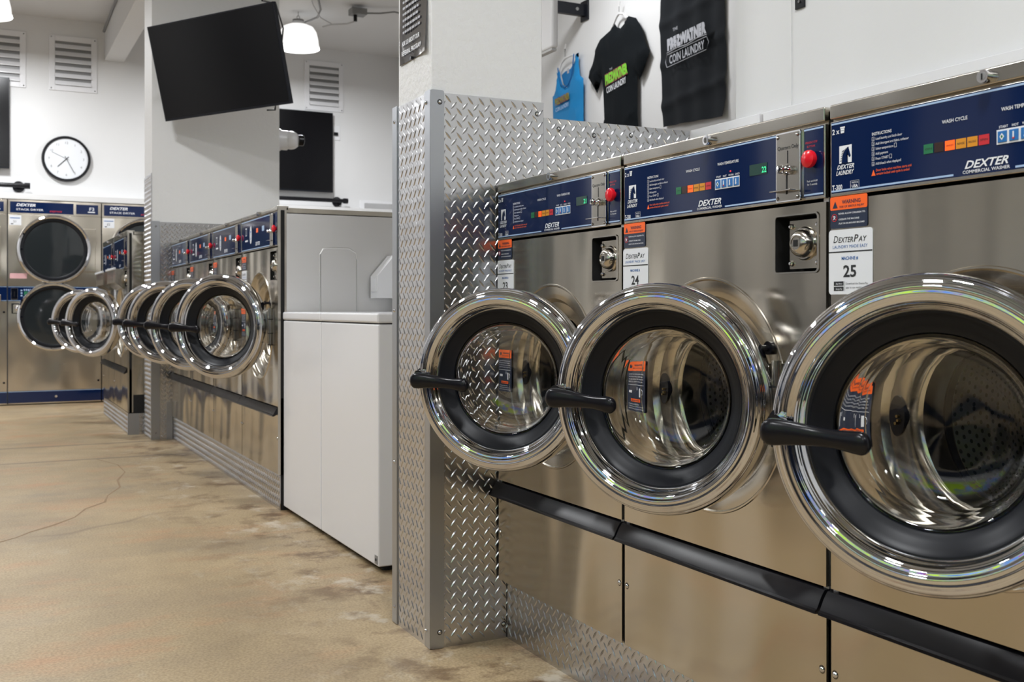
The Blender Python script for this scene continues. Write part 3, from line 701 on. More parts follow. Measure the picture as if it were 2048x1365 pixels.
for z in (.045, 1.505):
    screw((.028, -.0005, z)).build('screw', cg)
    MB().lathe([(1e-5, -.0035), (.003, -.0033), (.0048, -.002), (.0055, 0)], (-.0005, .03, z), 'x', 'chrome', 14).build('screw', cg)
eg = thing('edge_guard', 'slim aluminium edge strip down the back edge of the near pillar', 'corner guard', (1.1075, 2.9445, 0))
MB().box(-.002, .002, -.004, .034, .002, 1.535, 'alu', .0008).box(0, .03, .030, .034, .002, 1.535, 'alu').build('guard_angle', eg)
for z in (.05, .48, .93, 1.49): MB().lathe([(1e-5, -.0035), (.003, -.0033), (.0048, -.002), (.0055, 0)], (-.002, .015, z), 'x', 'chrome', 14).build('screw', eg)
# laminated poster
po = thing('poster', 'black laminated poster with white lettering on the near white pillar', 'poster', (1.1115, 2.925, 0), -PI / 2)
def poster_bm():
    mb = MB(); nx, nz = 14, 20; vs = []
    def dy(x, z):
        t = x / .212; s = (z - 1.65) / .45
        return -.0015 - .010 * max(0, t - .55) ** 2 * 4 * max(0, 1 - s * 2.2) - .0025 * math.exp(-((t - .05) / .08) ** 2 - ((s - .18) / .12) ** 2) - .001 * math.sin(t * 9 + s * 7) * (t > .05)
    for j in range(nz + 1):
        for i in range(nx + 1):
            x = .212 * i / nx; z = 1.65 + .45 * j / nz; vs.append((x, dy(x, z), z))
    mb.add(vs, [(j * (nx + 1) + i, j * (nx + 1) + i + 1, (j + 1) * (nx + 1) + i + 1, (j + 1) * (nx + 1) + i) for j in range(nz) for i in range(nx)], 'poster')
    y = -.0062
    mb.text('ASK US ABOUT OUR', .030, 1.700, .019, 'ink', y, bold=.02, maxw=.135); mb.text('REFERRAL PROGRAM', .026, 1.672, .019, 'ink', y, bold=.02, maxw=.148)
    random.seed(3)
    for i in range(16):
        x = .035
        while x < .155:
            wv = random.uniform(.008, .022); mb.rect(x, min(x + wv, .168), 1.735 + .0175 * i, 1.742 + .0175 * i, 'greyink', y); x += wv + .004
    return mb
poster_bm().build('poster_sheet', po)
MB().cyl((.105, 0, 1.652), .005, -.010, -.002, 'y', 'black', 12).build('pin', po)

# ------------------------------------------------------------------ far pillar
Y2 = 7.85
struct('wall_pillar_far', MB().box(1.105, 2.02, Y2 + .004, 8.22, 0, 3.83, 'pillar', .004))
plate_thing('diamond_plate_panel', 'diamond plate sheet on the front of the far pillar beside the tall washers', 1.16, Y2 - .0005, 0, 0, .84, 0, 1.553)
plate_thing('diamond_plate_panel', 'thin strip of diamond plate on the aisle side of the far pillar', 1.1015, 8.21, -PI / 2, 0, .36, 0, 1.9)
cg2 = thing('corner_guard', 'smooth aluminium corner guard on the edge of the far pillar', 'corner guard', (1.101, Y2 - .004, 0))
MB().box(0, .058, 0, .003, 0, 1.558, 'alu', .001).box(0, .003, 0, .04, 0, 1.558, 'alu', .001).build('guard_angle', cg2)
for z in (.05, 1.52): screw((.03, 0, z)).build('screw', cg2)
cg3 = thing('edge_guard', 'aluminium strip on the far pillar base beside the kick strip', 'corner guard', (1.205, Y2 - .005, 0))
MB().box(0, .042, 0, .003, 0, .27, 'alu', .001).build('guard_angle', cg3)

# ------------------------------------------------------------------ room shell
fl = mbb(-3.6, 3.9, -5.0, 11.6, -.1, 0, 'floor')
CP = [(-.25, 4.22), (-.08, 4.50), (.08, 4.70), (.14, 4.76), (.196, 4.854), (.29, 4.96), (.39, 5.111), (.45, 5.30), (.549, 5.441), (.58, 5.62), (.666, 5.861), (.68, 6.1), (.752, 6.384), (.748, 6.711), (.66, 7.0)]
cv = []
for i, (x, y) in enumerate(CP):
    q = .0022 + .0016 * (i % 3)
    cv += [(x + q, y - q, .0006), (x - q, y + q, .0006)]
fl.add(cv, [(2 * i, 2 * i + 2, 2 * i + 3, 2 * i + 1) for i in range(len(CP) - 1)], plain('crack_fill', (.25, .165, .09), .7))
struct('floor', fl)
struct('ceiling', mbb(-3.6, 3.9, -5.0, 11.6, 3.83, 3.93, 'ceil'))
struct('wall_far', mbb(-3.6, 4.6, 11.45, 11.6, 0, 3.83, 'wall'))
struct('wall_right', mbb(3.8, 3.95, 2.45, 9.0, 0, 3.83, 'wall'))
struct('wall_right_far', mbb(4.45, 4.6, 9.0, 11.45, 0, 3.83, 'wall'))
struct('wall_return', mbb(3.8, 4.6, 8.9, 9.0, 0, 3.83, 'wall'))
struct('ceiling_far', mbb(3.9, 4.6, 8.9, 11.6, 3.83, 3.93, 'ceil'))
struct('wall_divider', mbb(2.004, 2.15, -5.0, 2.492, 0, 3.83, 'wall'))
struct('wall_left', MB().box(-3.6, -3.5, -5.0, 11.6, 0, 3.83, 'wall').box(-3.505, -3.499, -4.8, 2.0, 1.45, 3.1, 'mural'))
tb = MB()  # unseen dark machine fronts, added only to be reflected in the chrome
for i in range(16):
    y0 = -4.9 + .75 * i
    tb.box(-3.5, -2.92, y0, y0 + .74, 0, 1.12, 'navy2').box(-2.93, -2.91, y0 + .03, y0 + .71, .12, .86, 'steel_far')
    for z in (.5,): tb.cyl((0, y0 + .37, z), .31, -2.935, -2.89, 'x', 'gap', 28)
struct('reflection_fronts', tb)
tp = MB()  # dark upright panels added out of view to streak the steel reflections
for y0, wd in ((2.6, .7), (4.2, .5), (5.6, .9), (7.3, .6), (8.7, .8), (10.2, .6)): tp.box(-3.5, -3.42, y0, y0 + wd, 1.15, 3.5, 'tvframe')
struct('reflection_panels', tp)
# front of the shop: storefront windows behind the viewer
wb = MB()
wb.box(-3.6, 2.0, -5.1, -5.0, 0, .45, 'backwall'); wb.box(-3.6, 2.0, -5.1, -5.0, 3.1, 3.83, 'backwall')
for x in (-3.6, -1.85, .05, 1.8): wb.box(x, x + .2, -5.1, -5.0, .45, 3.1, 'backwall')
struct('wall_back', wb)
for i, x in enumerate((-3.4, -1.65, .25)):
    wn = MB(); w_ = (1.55, 1.70, 1.55)[i]
    wn.box(x, x + w_, -5.06, -5.02, .45, .51, 'tvframe').box(x, x + w_, -5.06, -5.02, 3.04, 3.1, 'tvframe').box(x, x + .05, -5.06, -5.02, .51, 3.04, 'tvframe').box(x + w_ - .05, x + w_, -5.06, -5.02, .51, 3.04, 'tvframe')
    o = struct('window_%d' % (i + 1), wn)
    mbb(x + .05, x + w_ - .05, -5.045, -5.039, .51, 3.04, 'wglass').build('window_pane', o)
struct('wall_back_right', mbb(2.0, 3.95, 2.25, 2.45, 0, 3.83, 'wall'))
# white bulkhead boards behind the numbered washers
lb = MB(); lb.box(1.982, 2.003, -3.0, 2.345, .0, 1.4905, 'white', .001).box(1.982, 2.10, 2.36, 2.685, 0, 1.4905, 'white', .001)
lb.box(1.995, 2.003, 2.345, 2.36, 0, 1.489, 'rust')
struct('trim_5', lb)
# invented black ducts, unseen, put in for dark bands in the chrome
struct('reflection_duct_1', MB().cyl((-1.35, 0, 3.45), .21, -4.9, 5.5, 'y', 'tvframe', 24)); struct('reflection_duct_2', MB().cyl((1.15, 0, 3.5), .17, -4.9, 2.2, 'y', 'tvframe', 24))
# beam and ledge
struct('trim_6', mbb(1.152, 1.339, 8.22, 11.45, 3.457, 3.83, 'ceil', .004))
struct('trim_7', mbb(-3.5, 4.45, 11.25, 11.45, 1.992, 2.05, 'wall', .003))
struct('trim_8', mbb(-3.5, 4.45, 11.40, 11.45, 0, 1.99, 'wall'))

# ------------------------------------------------------------------ stacked dryers in the far wall
def make_dryer(X0, label, numb, first):
    root = thing('stacked_dryer', label, 'dryer', (X0, 11.25, 0), 0, 'stacked dryers along the far wall')
    w = .846
    def cab():
        mb = MB(); mb.box(.004, w - .004, .006, .14, .01, 1.985, 'gap')
        mb.box(.004, w - .004, 0, .02, 1.15, 1.845, 'steel_far', .002).box(.004, w - .004, 0, .02, .135, 1.003, 'steel_far', .002)
        mb.box(.004, w - .004, 0, .02, 1.847, 1.985, 'steel_far', .002).box(.004, w - .004, .0, .02, .01, .133, 'steel_far', .002)
        return mb
    part('dry_cab', 'cabinet', cab, root)
    def head():
        mb = MB(); mb.rect(.022, .588, 1.86, 1.968, 'navy', -.002).rect(.612, .815, 1.868, 1.962, 'navy', -.002)
        mb.text('DEXTER', .075, 1.925, .036, 'ink', -.003, shear=.3, bold=.03, maxw=.17); mb.text('STACK DRYER', .075, 1.885, .026, 'ink', -.003, bold=.01, maxw=.24)
        mb.text('express', .37, 1.878, .03, 'redp', -.003, shear=.3, maxw=.11); mb.text('F3', .73, 1.905, .045, 'ink', -.003, bold=.01, maxw=.045); mb.rect(.72, .785, 1.885, 1.895, 'ink', -.003)
        return mb
    part(('dry_head', numb), 'header_panel', head, root)
    def mid():
        mb = MB(); mb.rect(.004, w - .004, 1.009, 1.146, 'navy', -.002); mb.rect(.004, w - .004, 1.009, 1.013, 'stripe', -.003); mb.rect(.004, w - .004, 1.142, 1.146, 'stripe', -.003)
        mb.box(.03, .09, -.008, 0, 1.022, 1.132, 'chrome', .002); mb.box(.058, .062, -.009, -.008, 1.05, 1.10, 'gap')
        mb.rect(.145, .205, 1.055, 1.10, 'green', -.003)
        for q in range(4):
            for z in (1.04, 1.115): mb.rect(.142 + q * .018, .154 + q * .018, z - .008, z + .008, 'stripe', -.003)
        for z in (1.06, 1.085, 1.11): mb.rect(.115, .13, z - .008, z + .006, 'stripe', -.003); mb.rect(.215, .235, z - .01, z + .004, 'stripe', -.003)
        mb.frame(.28, .42, 1.02, 1.13, .002, 'stripe', -.003); mb.text('DEXTER', .50, 1.09, .03, 'redp', -.003, maxw=.12)
        return mb
    part('dry_mid', 'control_panel', mid, root)
    part('dry_kick', 'base_strip', lambda: MB().rect(.004, w - .004, .022, .128, 'navy', -.002).rect(.004, w - .004, .128, .133, 'stripe', -.002).cyl((.43, 0, .075), .012, -.006, 0, 'y', 'chrome', 14), root)
    for zc in (1.51, .854):
        cx = .412
        part(('dry_rec', zc), 'door_panel', lambda: MB().box(.42, .79, -.010, 0, zc - .215, zc + .215, 'steel_far', .006), root)
        dr = part(('dry_ring', zc), 'door', lambda: MB().lathe([(.300, -.012), (.305, -.030), (.318, -.040), (.330, -.034), (.337, -.018), (.338, 0)], (cx, 0, zc), 'y', 'chrome', 72), root)
        part(('dry_gask', zc), 'door_gasket', lambda: MB().lathe([(.302, -.014), (.290, -.018), (.272, -.014), (.268, -.010)], (cx, 0, zc), 'y', 'rubber', 64), dr)
        part(('dry_gl', zc), 'door_glass', lambda: MB().lathe([(.270, -.011), (.2, -.013), (1e-5, -.014)], (cx, 0, zc), 'y', 'tint', 64), dr)
        for dz in (-.13, 0, .13): part(('dry_clip', zc, dz), 'clip', lambda dz=dz: MB().box(cx - .300, cx - .280, -.024, -.018, zc + dz - .006, zc + dz + .006, 'chrome'), dr)
    v = part('dry_vault', 'coin_vault', lambda: MB().box(.035, .135, -.006, 0, .885, .985, 'gap', .002), root)
    part('dry_lock', 'vault_lock', lambda: MB().box(.048, .125, -.010, -.006, .892, .972, 'steel_far', .002).lathe([(.026, -.010), (.024, -.018), (.015, -.024), (1e-5, -.025)], (.088, 0, .935), 'y', 'chrome', 24), v)
    part(('dry_st', numb), 'number_label', lambda: MB().prism(rrect(.015, .12, 1.74, 1.835, .004), -.002, -.0005, 'sticker').text(numb, .05, 1.765, .03, 'dark', -.003).rect(.022, .11, 1.805, 1.812, 'blue', -.003).rect(.03, .05, 1.748, 1.756, 'dark', -.003), root)
    part('dry_pink', 'pink_label', lambda: MB().rect(.02, .17, 1.225, 1.275, 'pink', -.0015), root)
    for z in (.22, 1.02 - .12): part(('dry_sc', z), 'knob', lambda z=z: MB().cyl((w - .03, 0, z), .010, -.012, 0, 'y', 'black', 12), root)
    return root
make_dryer(-.590, 'stacked steel dryer cut off by the left edge of the photo', '50', 0)
make_dryer(.257, 'stacked steel dryer left of the far pillar, both round doors in view', '51', 1)
make_dryer(1.104, 'stacked steel dryer half hidden behind the far pillar', '52', 1)

# ------------------------------------------------------------------ white top-load washers
def toploader(Y0, Y1, label, lab2):
    root = thing('top_load_washer', label, 'washing machine', (1.262, Y1, 0), -PI / 2, 'white top-load washers beside the near pillar')
    w = Y1 - Y0 - .004
    MB().box(.002, w, 0, .66, .022, .880, 'white', .006).box(.03, w - .03, .02, .62, .012, .03, 'gap').build('cabinet', root)
    MB().box(.0, w + .002, -.004, .664, .884, .920, 'white', .008).box(.02, w - .02, .01, .64, .878, .886, 'gap').build('lid', root)
    for x in (.05, w - .05):
        for y in (.05, .6): MB().cyl((x, y, 0), .02, 0, .022, 'z', 'rubber', 14).build('foot', root)
    MB().box(.02, w - .02, .56, .655, .92, .985, 'white', .01).build('console', root)
    return root
t1 = toploader(3.535, 4.235, 'white top-load washer nearest the near pillar, lower corner scuffed', 0)
MB().box(.66, .69, -.0015, 0, .03, .06, 'greym', .0005).cyl((.675, 0, .045), .005, -.004, -.0015, 'y', 'dark', 10).build('corner_bracket', t1)
t2 = toploader(4.239, 4.835, 'white top-load washer tucked against the tall steel washer row end', 0)
cb = thing('coin_box', 'white slant-topped coin meter box standing on the white washer', 'coin box', (1.685, 4.835, .985), -PI / 2)
def coin():
    mb = MB(); pr = [(0, 0), (0, .105), (.085, .205), (.20, .205), (.20, 0)]
    for x0, x1 in ((0, .10),):
        vs = [(x, y, z) for x in (x0, x1) for y, z in pr]; n = 5
        mb.add(vs, [(i, (i + 1) % n, n + (i + 1) % n, n + i) for i in range(n)] + [tuple(range(n)), tuple(range(n, 2 * n))], 'white')
    return mb
coin().build('meter_case', cb, ang=20)
MB().box(.015, .085, -.004, .0, .03, .095, 'white', .001).build('slide_plate', cb)

# ------------------------------------------------------------------ TVs, rails, clock, vents on the far wall
def make_tv(label, w, h, loc, eul, group=None):
    root = thing('wall_television', label, 'television', loc, 0, group); root.rotation_euler = eul
    MB().box(-w / 2, w / 2, .004, .035, -h / 2, h / 2, 'tvframe', .003).box(-w * .28, w * .28, .035, .06, -h * .3, h * .2, 'tvframe', .01).build('housing', root)
    MB().frame(-w / 2, w / 2, -h / 2, h / 2, .009, 'tvframe', .0025).rect(-w / 2, w / 2, -h / 2, -h / 2 + .016, 'tvframe', .0026).box(-w / 2, w / 2, .003, .006, -h / 2, h / 2, 'tvframe').build('bezel', root)
    MB().rect(-w / 2 + .008, w / 2 - .008, -h / 2 + .016, h / 2 - .008, 'screen', .0015).build('screen', root)
    return root
tv1 = make_tv('large black television tilted down in front of the far pillar', 1.12, .644, (1.42, 7.17, 2.564), (0, 0, 0))
tv1.rotation_euler = (Matrix.Rotation(-.962, 3, 'Z') @ Matrix.Rotation(.244, 3, 'X') @ Matrix.Rotation(-.02, 3, 'Y')).to_euler()
make_tv('big black television on the far wall right of the far pillar', 1.575, .885, (2.74, 11.38, 2.667), (0, 0, 0))
make_tv('black television on the far wall cut off by the left edge', 1.575, .885, (-.51, 11.38, 2.74), (0, 0, 0))
tm = thing('tv_mount', 'black steel arm holding the tilted television on the far pillar', 'bracket', (1.62, 7.85, 2.60))
MB().box(-.12, .12, -.012, 0, -.15, .25, 'tvframe', .002).build('wall_plate', tm)
MB().tube([(0, -.012, .05), (-.02, -.25, .07), (-.13, -.56, .03)], .02, 'tvframe', 10).build('arm', tm)
cw = thing('cable', 'black cable looping from the tilted television to the pillar', 'cable')
MB().tube([(1.66, 6.90, 2.95), (1.80, 7.1, 3.0), (1.93, 7.4, 2.92), (1.98, 7.7, 2.72)], .006, 'black', 8).tube([(1.68, 6.86, 2.66), (1.76, 6.95, 2.60), (1.80, 7.05, 2.42), (1.77, 7.0, 2.26), (1.70, 6.92, 2.24)], .006, 'black', 8).build('cable_loop', cw)
def rail(label, x0, x1):
    r = thing('wall_rail', label, 'rail', (0, 11.45, 2.135), 0, 'black pipe rails above the dryers')
    MB().tube([(x0, -.09, 0), (x1, -.09, 0)], .022, 'black', 12).cyl((x1, -.09, 0), .0, 0, 0, 'x', 'black').build('pipe', r)
    MB().cyl((x1 - .07, 0, 0), .018, -.09, 0, 'y', 'black', 14).cyl((x1 - .07, 0, -.005), .055, -.014, 0, 'y', 'black', 20).build('flange', r)
    MB().cyl((x1 - .02, -.09, 0), .03, 0, .05, 'x', 'black', 14).build('end_cap', r)
    return r
rail('black pipe rail on the far wall ending near the clock', -1.6, .43); rail('black pipe rail below the television right of the far pillar', 2.2, 3.66)
ck = thing('wall_clock', 'round white wall clock with thick black rim and black hands', 'clock', (.792, 11.45, 2.43))
R = .228
MB().lathe([(1e-5, -.03), (R * .88, -.03), (R * .88, -.012), (R * .5, 0)], (0, 0, 0), 'y', 'sticker', 48).build('dial', ck)
dl = MB()
for i in range(12):
    a = PI / 2 - (i + 1) * PI / 6; dl.text(str(i + 1), R * .70 * math.cos(a), R * .70 * math.sin(a) - .012, .036, 'greym', -.0305, 'CENTER')
dl.build('numerals', ck)
MB().lathe([(R * .88, -.032), (R * .9, -.042), (R * .97, -.042), (R * 1.0, -.03), (R, 0), (R * .9, 0)], (0, 0, 0), 'y', 'black', 64).build('rim', ck)
for (ang, L, r_) in ((-135 + 0, .115, .0035), (-62, .155, .003), (155, .15, .0012)):
    a = math.radians(ang); MB().tube([(-.03 * math.cos(a), -.034, -.03 * math.sin(a)), (L * math.cos(a), -.034, L * math.sin(a))], r_, 'dark', 6).build('clock_hand', ck)
def vent(label, x0, z0, w=.445, h=.55):
    r = thing('wall_vent', label, 'vent', (x0, 11.45, z0), 0, 'louvred vents high on the far wall')
    mb = MB(); b_ = .055
    mb.box(0, b_, -.012, 0, 0, h, 'lightgrey' if 0 else 'white', .002).box(w - b_, w, -.012, 0, 0, h, 'white', .002).box(b_, w - b_, -.012, 0, 0, b_, 'white', .002).box(b_, w - b_, -.012, 0, h - b_, h, 'white', .002)
    mb.box(b_, w - b_, -.002, -.001, b_, h - b_, 'greym'); mb.build('vent_frame', r)
    n = 6; lv = MB(); st = (h - 2 * b_) / n
    for i in range(n):
        z = b_ + st * i; lv.add([(b_, -.004, z + st * .62), (w - b_, -.004, z + st * .62), (w - b_, -.030, z + .004), (b_, -.030, z + .004)], [(0, 1, 2, 3)], 'white').box(b_, w - b_, -.031, -.028, z, z + .008, 'white')
    lv.build('louvres', r)
    for x in (.02, w - .02):
        for z in (.02, h - .02): screw((x, -.012, z)).build('screw', r)
vent('white louvred vent above the wall clock', .634, 3.112); vent('white louvred vent cut off by the left edge', -.02, 3.11); vent('white louvred vent above the television near the hanging lamp', 3.222, 3.135)
so = thing('wall_outlet', 'white wall outlet with a black plug beside the far television', 'outlet', (3.585, 11.45, 2.90))
MB().box(-.045, .045, -.008, 0, -.08, .08, 'white', .003).build('cover_plate', so); MB().box(-.03, .015, -.03, -.008, -.03, .005, 'black', .004).build('plug', so)
fp = thing('framed_panel', 'white framed plate panel low on the far wall beside the rail', 'panel', (3.86, 11.45, 2.06))
MB().box(0, .55, -.02, 0, 0, .10, 'white', .003).build('panel_frame', fp); MB().rect(.05, .5, .01, .07, 'plate', -.0215).build('panel_face', fp)

# security camera on the far pillar
sc_ = thing('security_camera', 'white turret security camera sticking out from the far pillar', 'camera', (2.02, 7.98, 2.22))
MB().cyl((0, 0, 0), .085, 0, .035, 'x', 'white', 24).cyl((.03, 0, 0), .075, 0, .06, 'x', 'white', 24).build('mount_base', sc_)
MB().lathe([(1e-5, -.07)] + [(.07 * math.cos(a), .07 * math.sin(a)) for a in [i * PI / 12 - PI / 2 + .05 for i in range(12)]], (.115, -.02, 0), 'x', 'white', 24).build('camera_ball', sc_)
MB().cyl((.165, -.045, 0), .042, 0, .035, 'x', 'black', 20, dome=.012).build('lens', sc_)

# pendant lamps and ceiling wiring
def lamp(x, y, label, pw=None):
    r = thing('pendant_lamp', label, 'lamp', (x, y, 3.47), 0, 'white dome pendant lamps')
    MB().lathe([(.2, 0), (.198, .02), (.192, .09), (.175, .16), (.145, .205), (.10, .225), (.06, .23)], (0, 0, 0), 'z', 'lampw', 40).build('lamp_shade', r)
    MB().lathe([(.207, .0), (.205, .022), (.198, .03)], (0, 0, 0), 'z', 'lampw', 40).cyl((0, 0, 0), .2, .0, .004, 'z', 'lampd', 40).build('diffuser', r)
    MB().cyl((0, 0, .225), .062, 0, .035, 'z', 'lightgrey', 20).cyl((0, 0, .255), .055, 0, .025, 'z', 'greym', 20).build('driver_cap', r)
    MB().lathe([(.014 + .003 * math.cos(t), .003 * math.sin(t)) for t in [i * PI / 4 for i in range(8)]], (0, 0, .305), 'y', 'greym', 16, True).tube([(0, 0, .28), (0, 0, .295)], .004, 'greym').tube([(0, 0, .32), (0, 0, .36)], .003, 'greym').build('hook', r)
    l = bpy.data.lights.new('lamp_light', 'AREA'); l.shape = 'DISK'; l.size = .38; l.energy = pw or LP; l.color = (.955, .975, 1)
    lo = bpy.data.objects.new('lamp_light', l); COL.objects.link(lo); lo.location = (0, 0, -.006); lo.parent = r
LP = 92
for i, (x, y, lab) in enumerate(((2.79, 10.13, 'white dome pendant lamp hanging beside the tilted television'), (.07, 10.2, 'white dome pendant lamp cut off at the top left corner'))):
    lamp(x, y, lab)
for x, y in ((-2.65, 10.2), (.07, 5.6), (-2.3, 7.6), (3.0, 5.6), (-.9, 3.2), (.6, .6), (-1.9, .2), (.4, -2.6), (-2.2, -2.8)):  # extra unseen lamps added to light the room
    lamp(x, y, 'added white dome pendant lamp out of view above the aisle', 38 if x == 3.0 else None)
wr = thing('ceiling_wiring', 'grey junction box and drooping cables on the ceiling by the pendant lamp', 'wiring')
MB().box(3.17, 3.32, 9.62, 9.74, 3.74, 3.80, 'greym', .004).build('junction_box', wr)
MB().cyl((3.22, 9.68, 3.68), .018, 0, .06, 'z', 'black', 12).build('gland', wr)
MB().tube([(3.32, 9.68, 3.77), (3.45, 9.62, 3.77), (3.58, 9.58, 3.79), (3.78, 9.55, 3.76)], .008, 'greym').tube([(3.22, 9.68, 3.68), (3.16, 9.75, 3.665), (3.05, 9.9, 3.68), (2.98, 9.95, 3.66)], .008, 'lightgrey').tube([(3.05, 9.9, 3.69), (2.93, 9.85, 3.72), (2.83, 9.75, 3.80), (2.80, 9.7, 3.83)], .005, 'lightgrey').tube([(2.83, 10.13, 3.72), (2.90, 10.05, 3.745), (2.93, 9.95, 3.75), (2.90, 9.75, 3.77), (2.84, 9.62, 3.83)], .010, 'greym').build('cable_run', wr)
ce = thing('ceiling_conduit', 'dark thin conduit along the edge of the ceiling beam', 'conduit')
MB().tube([(1.14, 11.40, 3.74), (1.14, 9.9, 3.80), (1.14, 8.3, 3.81)], .012, 'greym').build('conduit_run', ce)

# ------------------------------------------------------------------ right-hand room: shirts, banner, bracket, unit
Xw = 3.8
RW = -PI / 2     # local x -> world -y, facing -x
bn = thing('banner', 'long black cloth banner with grey laundry logo on the right wall', 'banner', (Xw - .012, 5.40, 0), RW)
def wavy(poly_fn, nx, nz, key):
    vs = []; mb = MB()
    for j in range(nz + 1):
        for i in range(nx + 1): vs.append(poly_fn(i / nx, j / nz))
    return mb.add(vs, [(j * (nx + 1) + i, j * (nx + 1) + i + 1, (j + 1) * (nx + 1) + i + 1, (j + 1) * (nx + 1) + i) for j in range(nz) for i in range(nx)], key)
def bnf(u, v):
    z0 = 2.055 - .03 * u; z = z0 + (3.35 - z0) * v
    x = .60 * u + .006 * math.sin(v * 9)
    f = .006 * math.sin(u * 21 + 1.5 * math.sin(v * 5)) + .010 * math.exp(-((v * 5.2 - u * .35) % 1.0 - .5) ** 2 * 60) + .012 * math.sin(u * 4.2 + v * 2) + .02 * max(0, .08 - v) / .08 * (u - .3)
    return (x, -.014 - f, z)
mbn = wavy(bnf, 60, 110, 'cloth'); mbn.build('banner_cloth', bn, ang=180)
lg = MB(); y = -.052; rt = .06
lg.text('THE', .16, 2.605, .028, 'greyink', y, rot=rt); lg.text('PREZWATNER', .105, 2.505, .085, 'greyink', y, bold=.09, maxw=.385, rot=rt)
lg.tube([(.10, y, 2.487), (.2, y, 2.498), (.3, y, 2.496), (.4, y, 2.512), (.49, y, 2.512)], .003, 'greyink', 5)
lg.text('COIN LAUNDRY', .125, 2.415, .072, 'greyink', y, bold=.02, maxw=.345, rot=rt)
P = [(.10, 2.40), (.085, 2.435), (.10, 2.475), (.49, 2.50), (.51, 2.465), (.49, 2.425), (.10, 2.40)]
lg.tube([(p, y, q) for p, q in P], .0022, 'greyink', 5)
lg.build('logo_print', bn)
# t-shirt
ts = thing('t_shirt', 'black t-shirt with green and white logo hanging on the right wall', 'shirt', (Xw - .02, 6.065, 0), RW)
def shirt(outline, key, x0, z0, depth=.03, folds=9.):
    """closed outline in xz -> soft cloth body with a front and a back"""
    bm = bmesh.new(); vv = [bm.verts.new((x, 0, z)) for x, z in outline]
    es = [bm.edges.new((vv[i], vv[(i + 1) % len(vv)])) for i in range(len(vv))]
    bmesh.ops.triangle_fill(bm, edges=es, use_beauty=True)
    for _ in range(3): bmesh.ops.subdivide_edges(bm, edges=[q for q in bm.edges if q.calc_length() > .03], cuts=1)
    bmesh.ops.triangulate(bm, faces=bm.faces)
    bnd = {q for q in bm.verts if q.is_boundary}
    fr = [q.co.copy() for q in bm.verts]; bm.verts.index_update()
    F = [[q.index for q in f.verts] for f in bm.faces]
    edge = [q.co.copy() for q in bnd]; mb = MB()
    def dd(p): return min(1, min((p.x - q.x) ** 2 + (p.z - q.z) ** 2 for q in edge) ** .5 / .05)
    D_ = [dd(p) for p in fr]
    mb.add([(p.x, -.012 - depth * math.sqrt(t) - .006 * t * math.sin(p.x * folds * 10 + p.z * 4), p.z) for p, t in zip(fr, D_)], F, key)
    mb.add([(p.x, -.012 + .006 * t, p.z) for p, t in zip(fr, D_)], F, key)
    bm.free(); return mb
TS = [(.10, 2.80), (.12, 2.83), (.16, 2.79), (.20, 2.775), (.25, 2.80), (.29, 2.835), (.38, 2.80), (.44, 2.73), (.50, 2.60), (.535, 2.555), (.47, 2.45), (.42, 2.395), (.395, 2.44), (.395, 2.2), (.41, 2.03), (.42, 1.99), (.05, 2.0), (-.03, 2.03), (-.005, 2.2), (-.02, 2.42), (-.035, 2.49), (-.095, 2.40), (-.21, 2.53), (-.18, 2.575), (-.10, 2.72), (-.06, 2.76)]
TS = [(x - .0, z) for x, z in TS]
shirt(TS, 'cloth2', 0, 0).build('shirt_body', ts, ang=70)
tl = MB(); y = -.050
tl.text('THE', .12, 2.510, .02, 'greyink', y, rot=.12); tl.text('PREZWATNER', .07, 2.425, .088, 'maroon', y + .001, bold=.12, maxw=.27, rot=.12); tl.text('PREZWATNER', .07, 2.425, .088, 'lime', y, bold=.06, maxw=.27, rot=.12)
tl.text('COIN LAUNDRY', .085, 2.365, .058, 'ink', y, bold=.01, maxw=.235, rot=.12); tl.build('logo_print', ts)
MB().tube([(.10, -.02, 2.80), (.15, -.015, 2.86), (.19, -.02, 2.875), (.24, -.015, 2.86), (.29, -.02, 2.82)], .008, 'hanger', 8).tube([(.19, -.02, 2.875), (.19, -.02, 2.92), (.20, -.02, 2.95)], .004, 'hanger', 6).build('hanger', ts)
# tank top
tt = thing('tank_top', 'bright blue tank top with logo hanging on the right wall', 'shirt', (Xw - .02, 6.80, 0), RW)
TK0 = [(.085, 2.62), (.115, 2.645), (.125, 2.54), (.15, 2.44), (.20, 2.385), (.24, 2.40), (.275, 2.47), (.295, 2.58), (.31, 2.73), (.345, 2.735), (.345, 2.60), (.36, 2.47), (.40, 2.42), (.40, 2.2), (.395, 1.98), (.04, 2.0), (.035, 2.2), (.025, 2.325), (.06, 2.38), (.085, 2.48)]
tz = lambda z: 2.735 - (2.735 - z) * .62 if z > 2.3 else z
TK = [(.025 + (x - .035) * 1.18, tz(z)) for x, z in TK0]
shirt(TK, 'tank', 0, 0, .025).build('shirt_body', tt, ang=70)
MB().prism([(.125, 2.56), (.17, 2.585), (.23, 2.59), (.275, 2.64), (.31, 2.72), (.295, 2.58), (.275, 2.47), (.24, 2.40), (.20, 2.385), (.15, 2.44), (.125, 2.54)], -.008, -.006, 'tankin', Matrix.Translation((-.005, 0, 2.735 * .38)) @ Matrix.Diagonal((1.18, 1, .62, 1))).rect(.22, .248, 2.62, 2.655, 'greyink', -.0085).build('shirt_back', tt)
def rim(pts, key): return MB().tube([(.025 + (x - .035) * 1.18, -.028, tz(z)) for x, z in pts], .0045, key, 6)
rim([(.115, 2.645), (.125, 2.54), (.15, 2.44), (.20, 2.385), (.24, 2.40), (.275, 2.47), (.295, 2.58), (.31, 2.73)], 'tankd').build('neck_hem', tt)
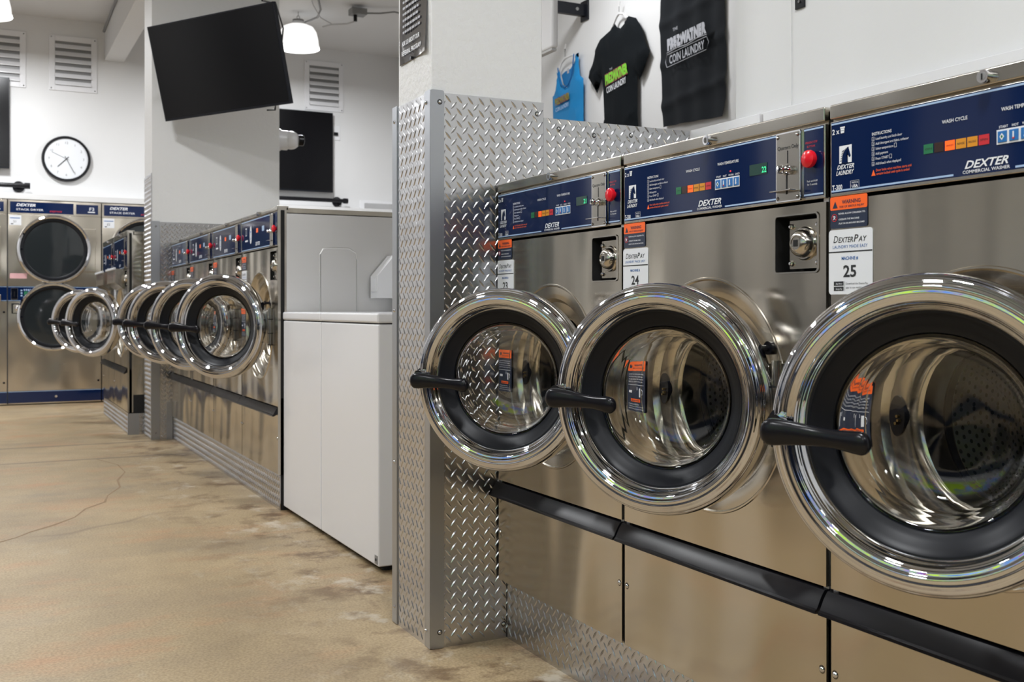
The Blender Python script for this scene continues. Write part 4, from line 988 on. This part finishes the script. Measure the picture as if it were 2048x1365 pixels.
tk = MB(); y = -.050; tk.text('PREZWATNER', .115, 2.405, .06, 'maroon', y + .001, bold=.1, maxw=.21, rot=.08); tk.text('PREZWATNER', .115, 2.405, .06, 'olive', y, bold=.04, maxw=.21, rot=.08)
tk.text('COIN LAUNDRY', .125, 2.355, .042, 'stripe', y, bold=.01, maxw=.19, rot=.08); tk.build('logo_print', tt)
MB().tube([(.10, -.02, 2.64), (.15, -.015, 2.71), (.21, -.02, 2.73), (.27, -.015, 2.735), (.33, -.02, 2.73)], .008, 'hanger', 8).tube([(.21, -.02, 2.73), (.21, -.02, 2.80), (.22, -.02, 2.83)], .004, 'hanger', 6).build('hanger', tt)
br = thing('wall_bracket', 'black steel bracket arm high on the right wall above the shirts', 'bracket', (Xw, 6.37, 3.02))
MB().box(-.6, -.01, -.02, .02, -.04, .04, 'greym' if 0 else 'tvframe', .002).build('arm', br); MB().box(-.012, 0, -.05, .05, -.07, .07, 'tvframe', .002).build('wall_plate', br)
for x in (-.5, -.08): MB().cyl((x, 0, 0), .012, -.025, -.02, 'y', 'greym', 10).build('bolt', br)
un = thing('hanging_panel', 'white boxy panel hanging beside the near white pillar, top edge of photo', 'panel', (2.30, 4.15, 2.11))
MB().box(0, .035, 0, .9, 0, .9, 'white', .012).build('panel_case', un); MB().box(.004, .031, .01, .89, -.012, 0, 'lightgrey', .003).build('bottom_edge', un)
MB().tube([(.017, .3, .9), (.017, .3, 1.72)], .006, 'lightgrey').build('hanger_rod', un)
hk = thing('wall_hook', 'small black metal plate high on the white wall above washer 25', 'bracket', (2.004, 2.215, 1.775))
MB().box(-.006, 0, -.018, .018, -.02, .05, 'black', .001).build('hook_plate', hk); MB().cyl((0, 0, -.002), .004, -.009, -.006, 'x', 'chrome', 10).build('bolt', hk)

# ------------------------------------------------------------------ light, world, camera
w = bpy.data.worlds.new('World'); SC.world = w; w.use_nodes = True
w.node_tree.nodes['Background'].inputs[0].default_value = (.5, .6, 1, 1); w.node_tree.nodes['Background'].inputs[1].default_value = .03
cam = bpy.data.cameras.new('camera'); co = bpy.data.objects.new('camera', cam); COL.objects.link(co)
T = math.atan(1069 / 2113.)
co.location = (0, 0, .937); co.rotation_euler = (PI / 2, 0, -T)
cam.sensor_width = 36; cam.lens = 36 * 2113 / 2048.
cam.shift_y = -65.5 / 2048
cam.clip_start = .05
cam.dof.use_dof = True; cam.dof.focus_distance = 2.4; cam.dof.aperture_fstop = 9.
SC.camera = co
SC.view_settings.view_transform = 'Standard'; SC.view_settings.look = 'None'; SC.view_settings.gamma = 1
SC.view_settings.exposure = -.74
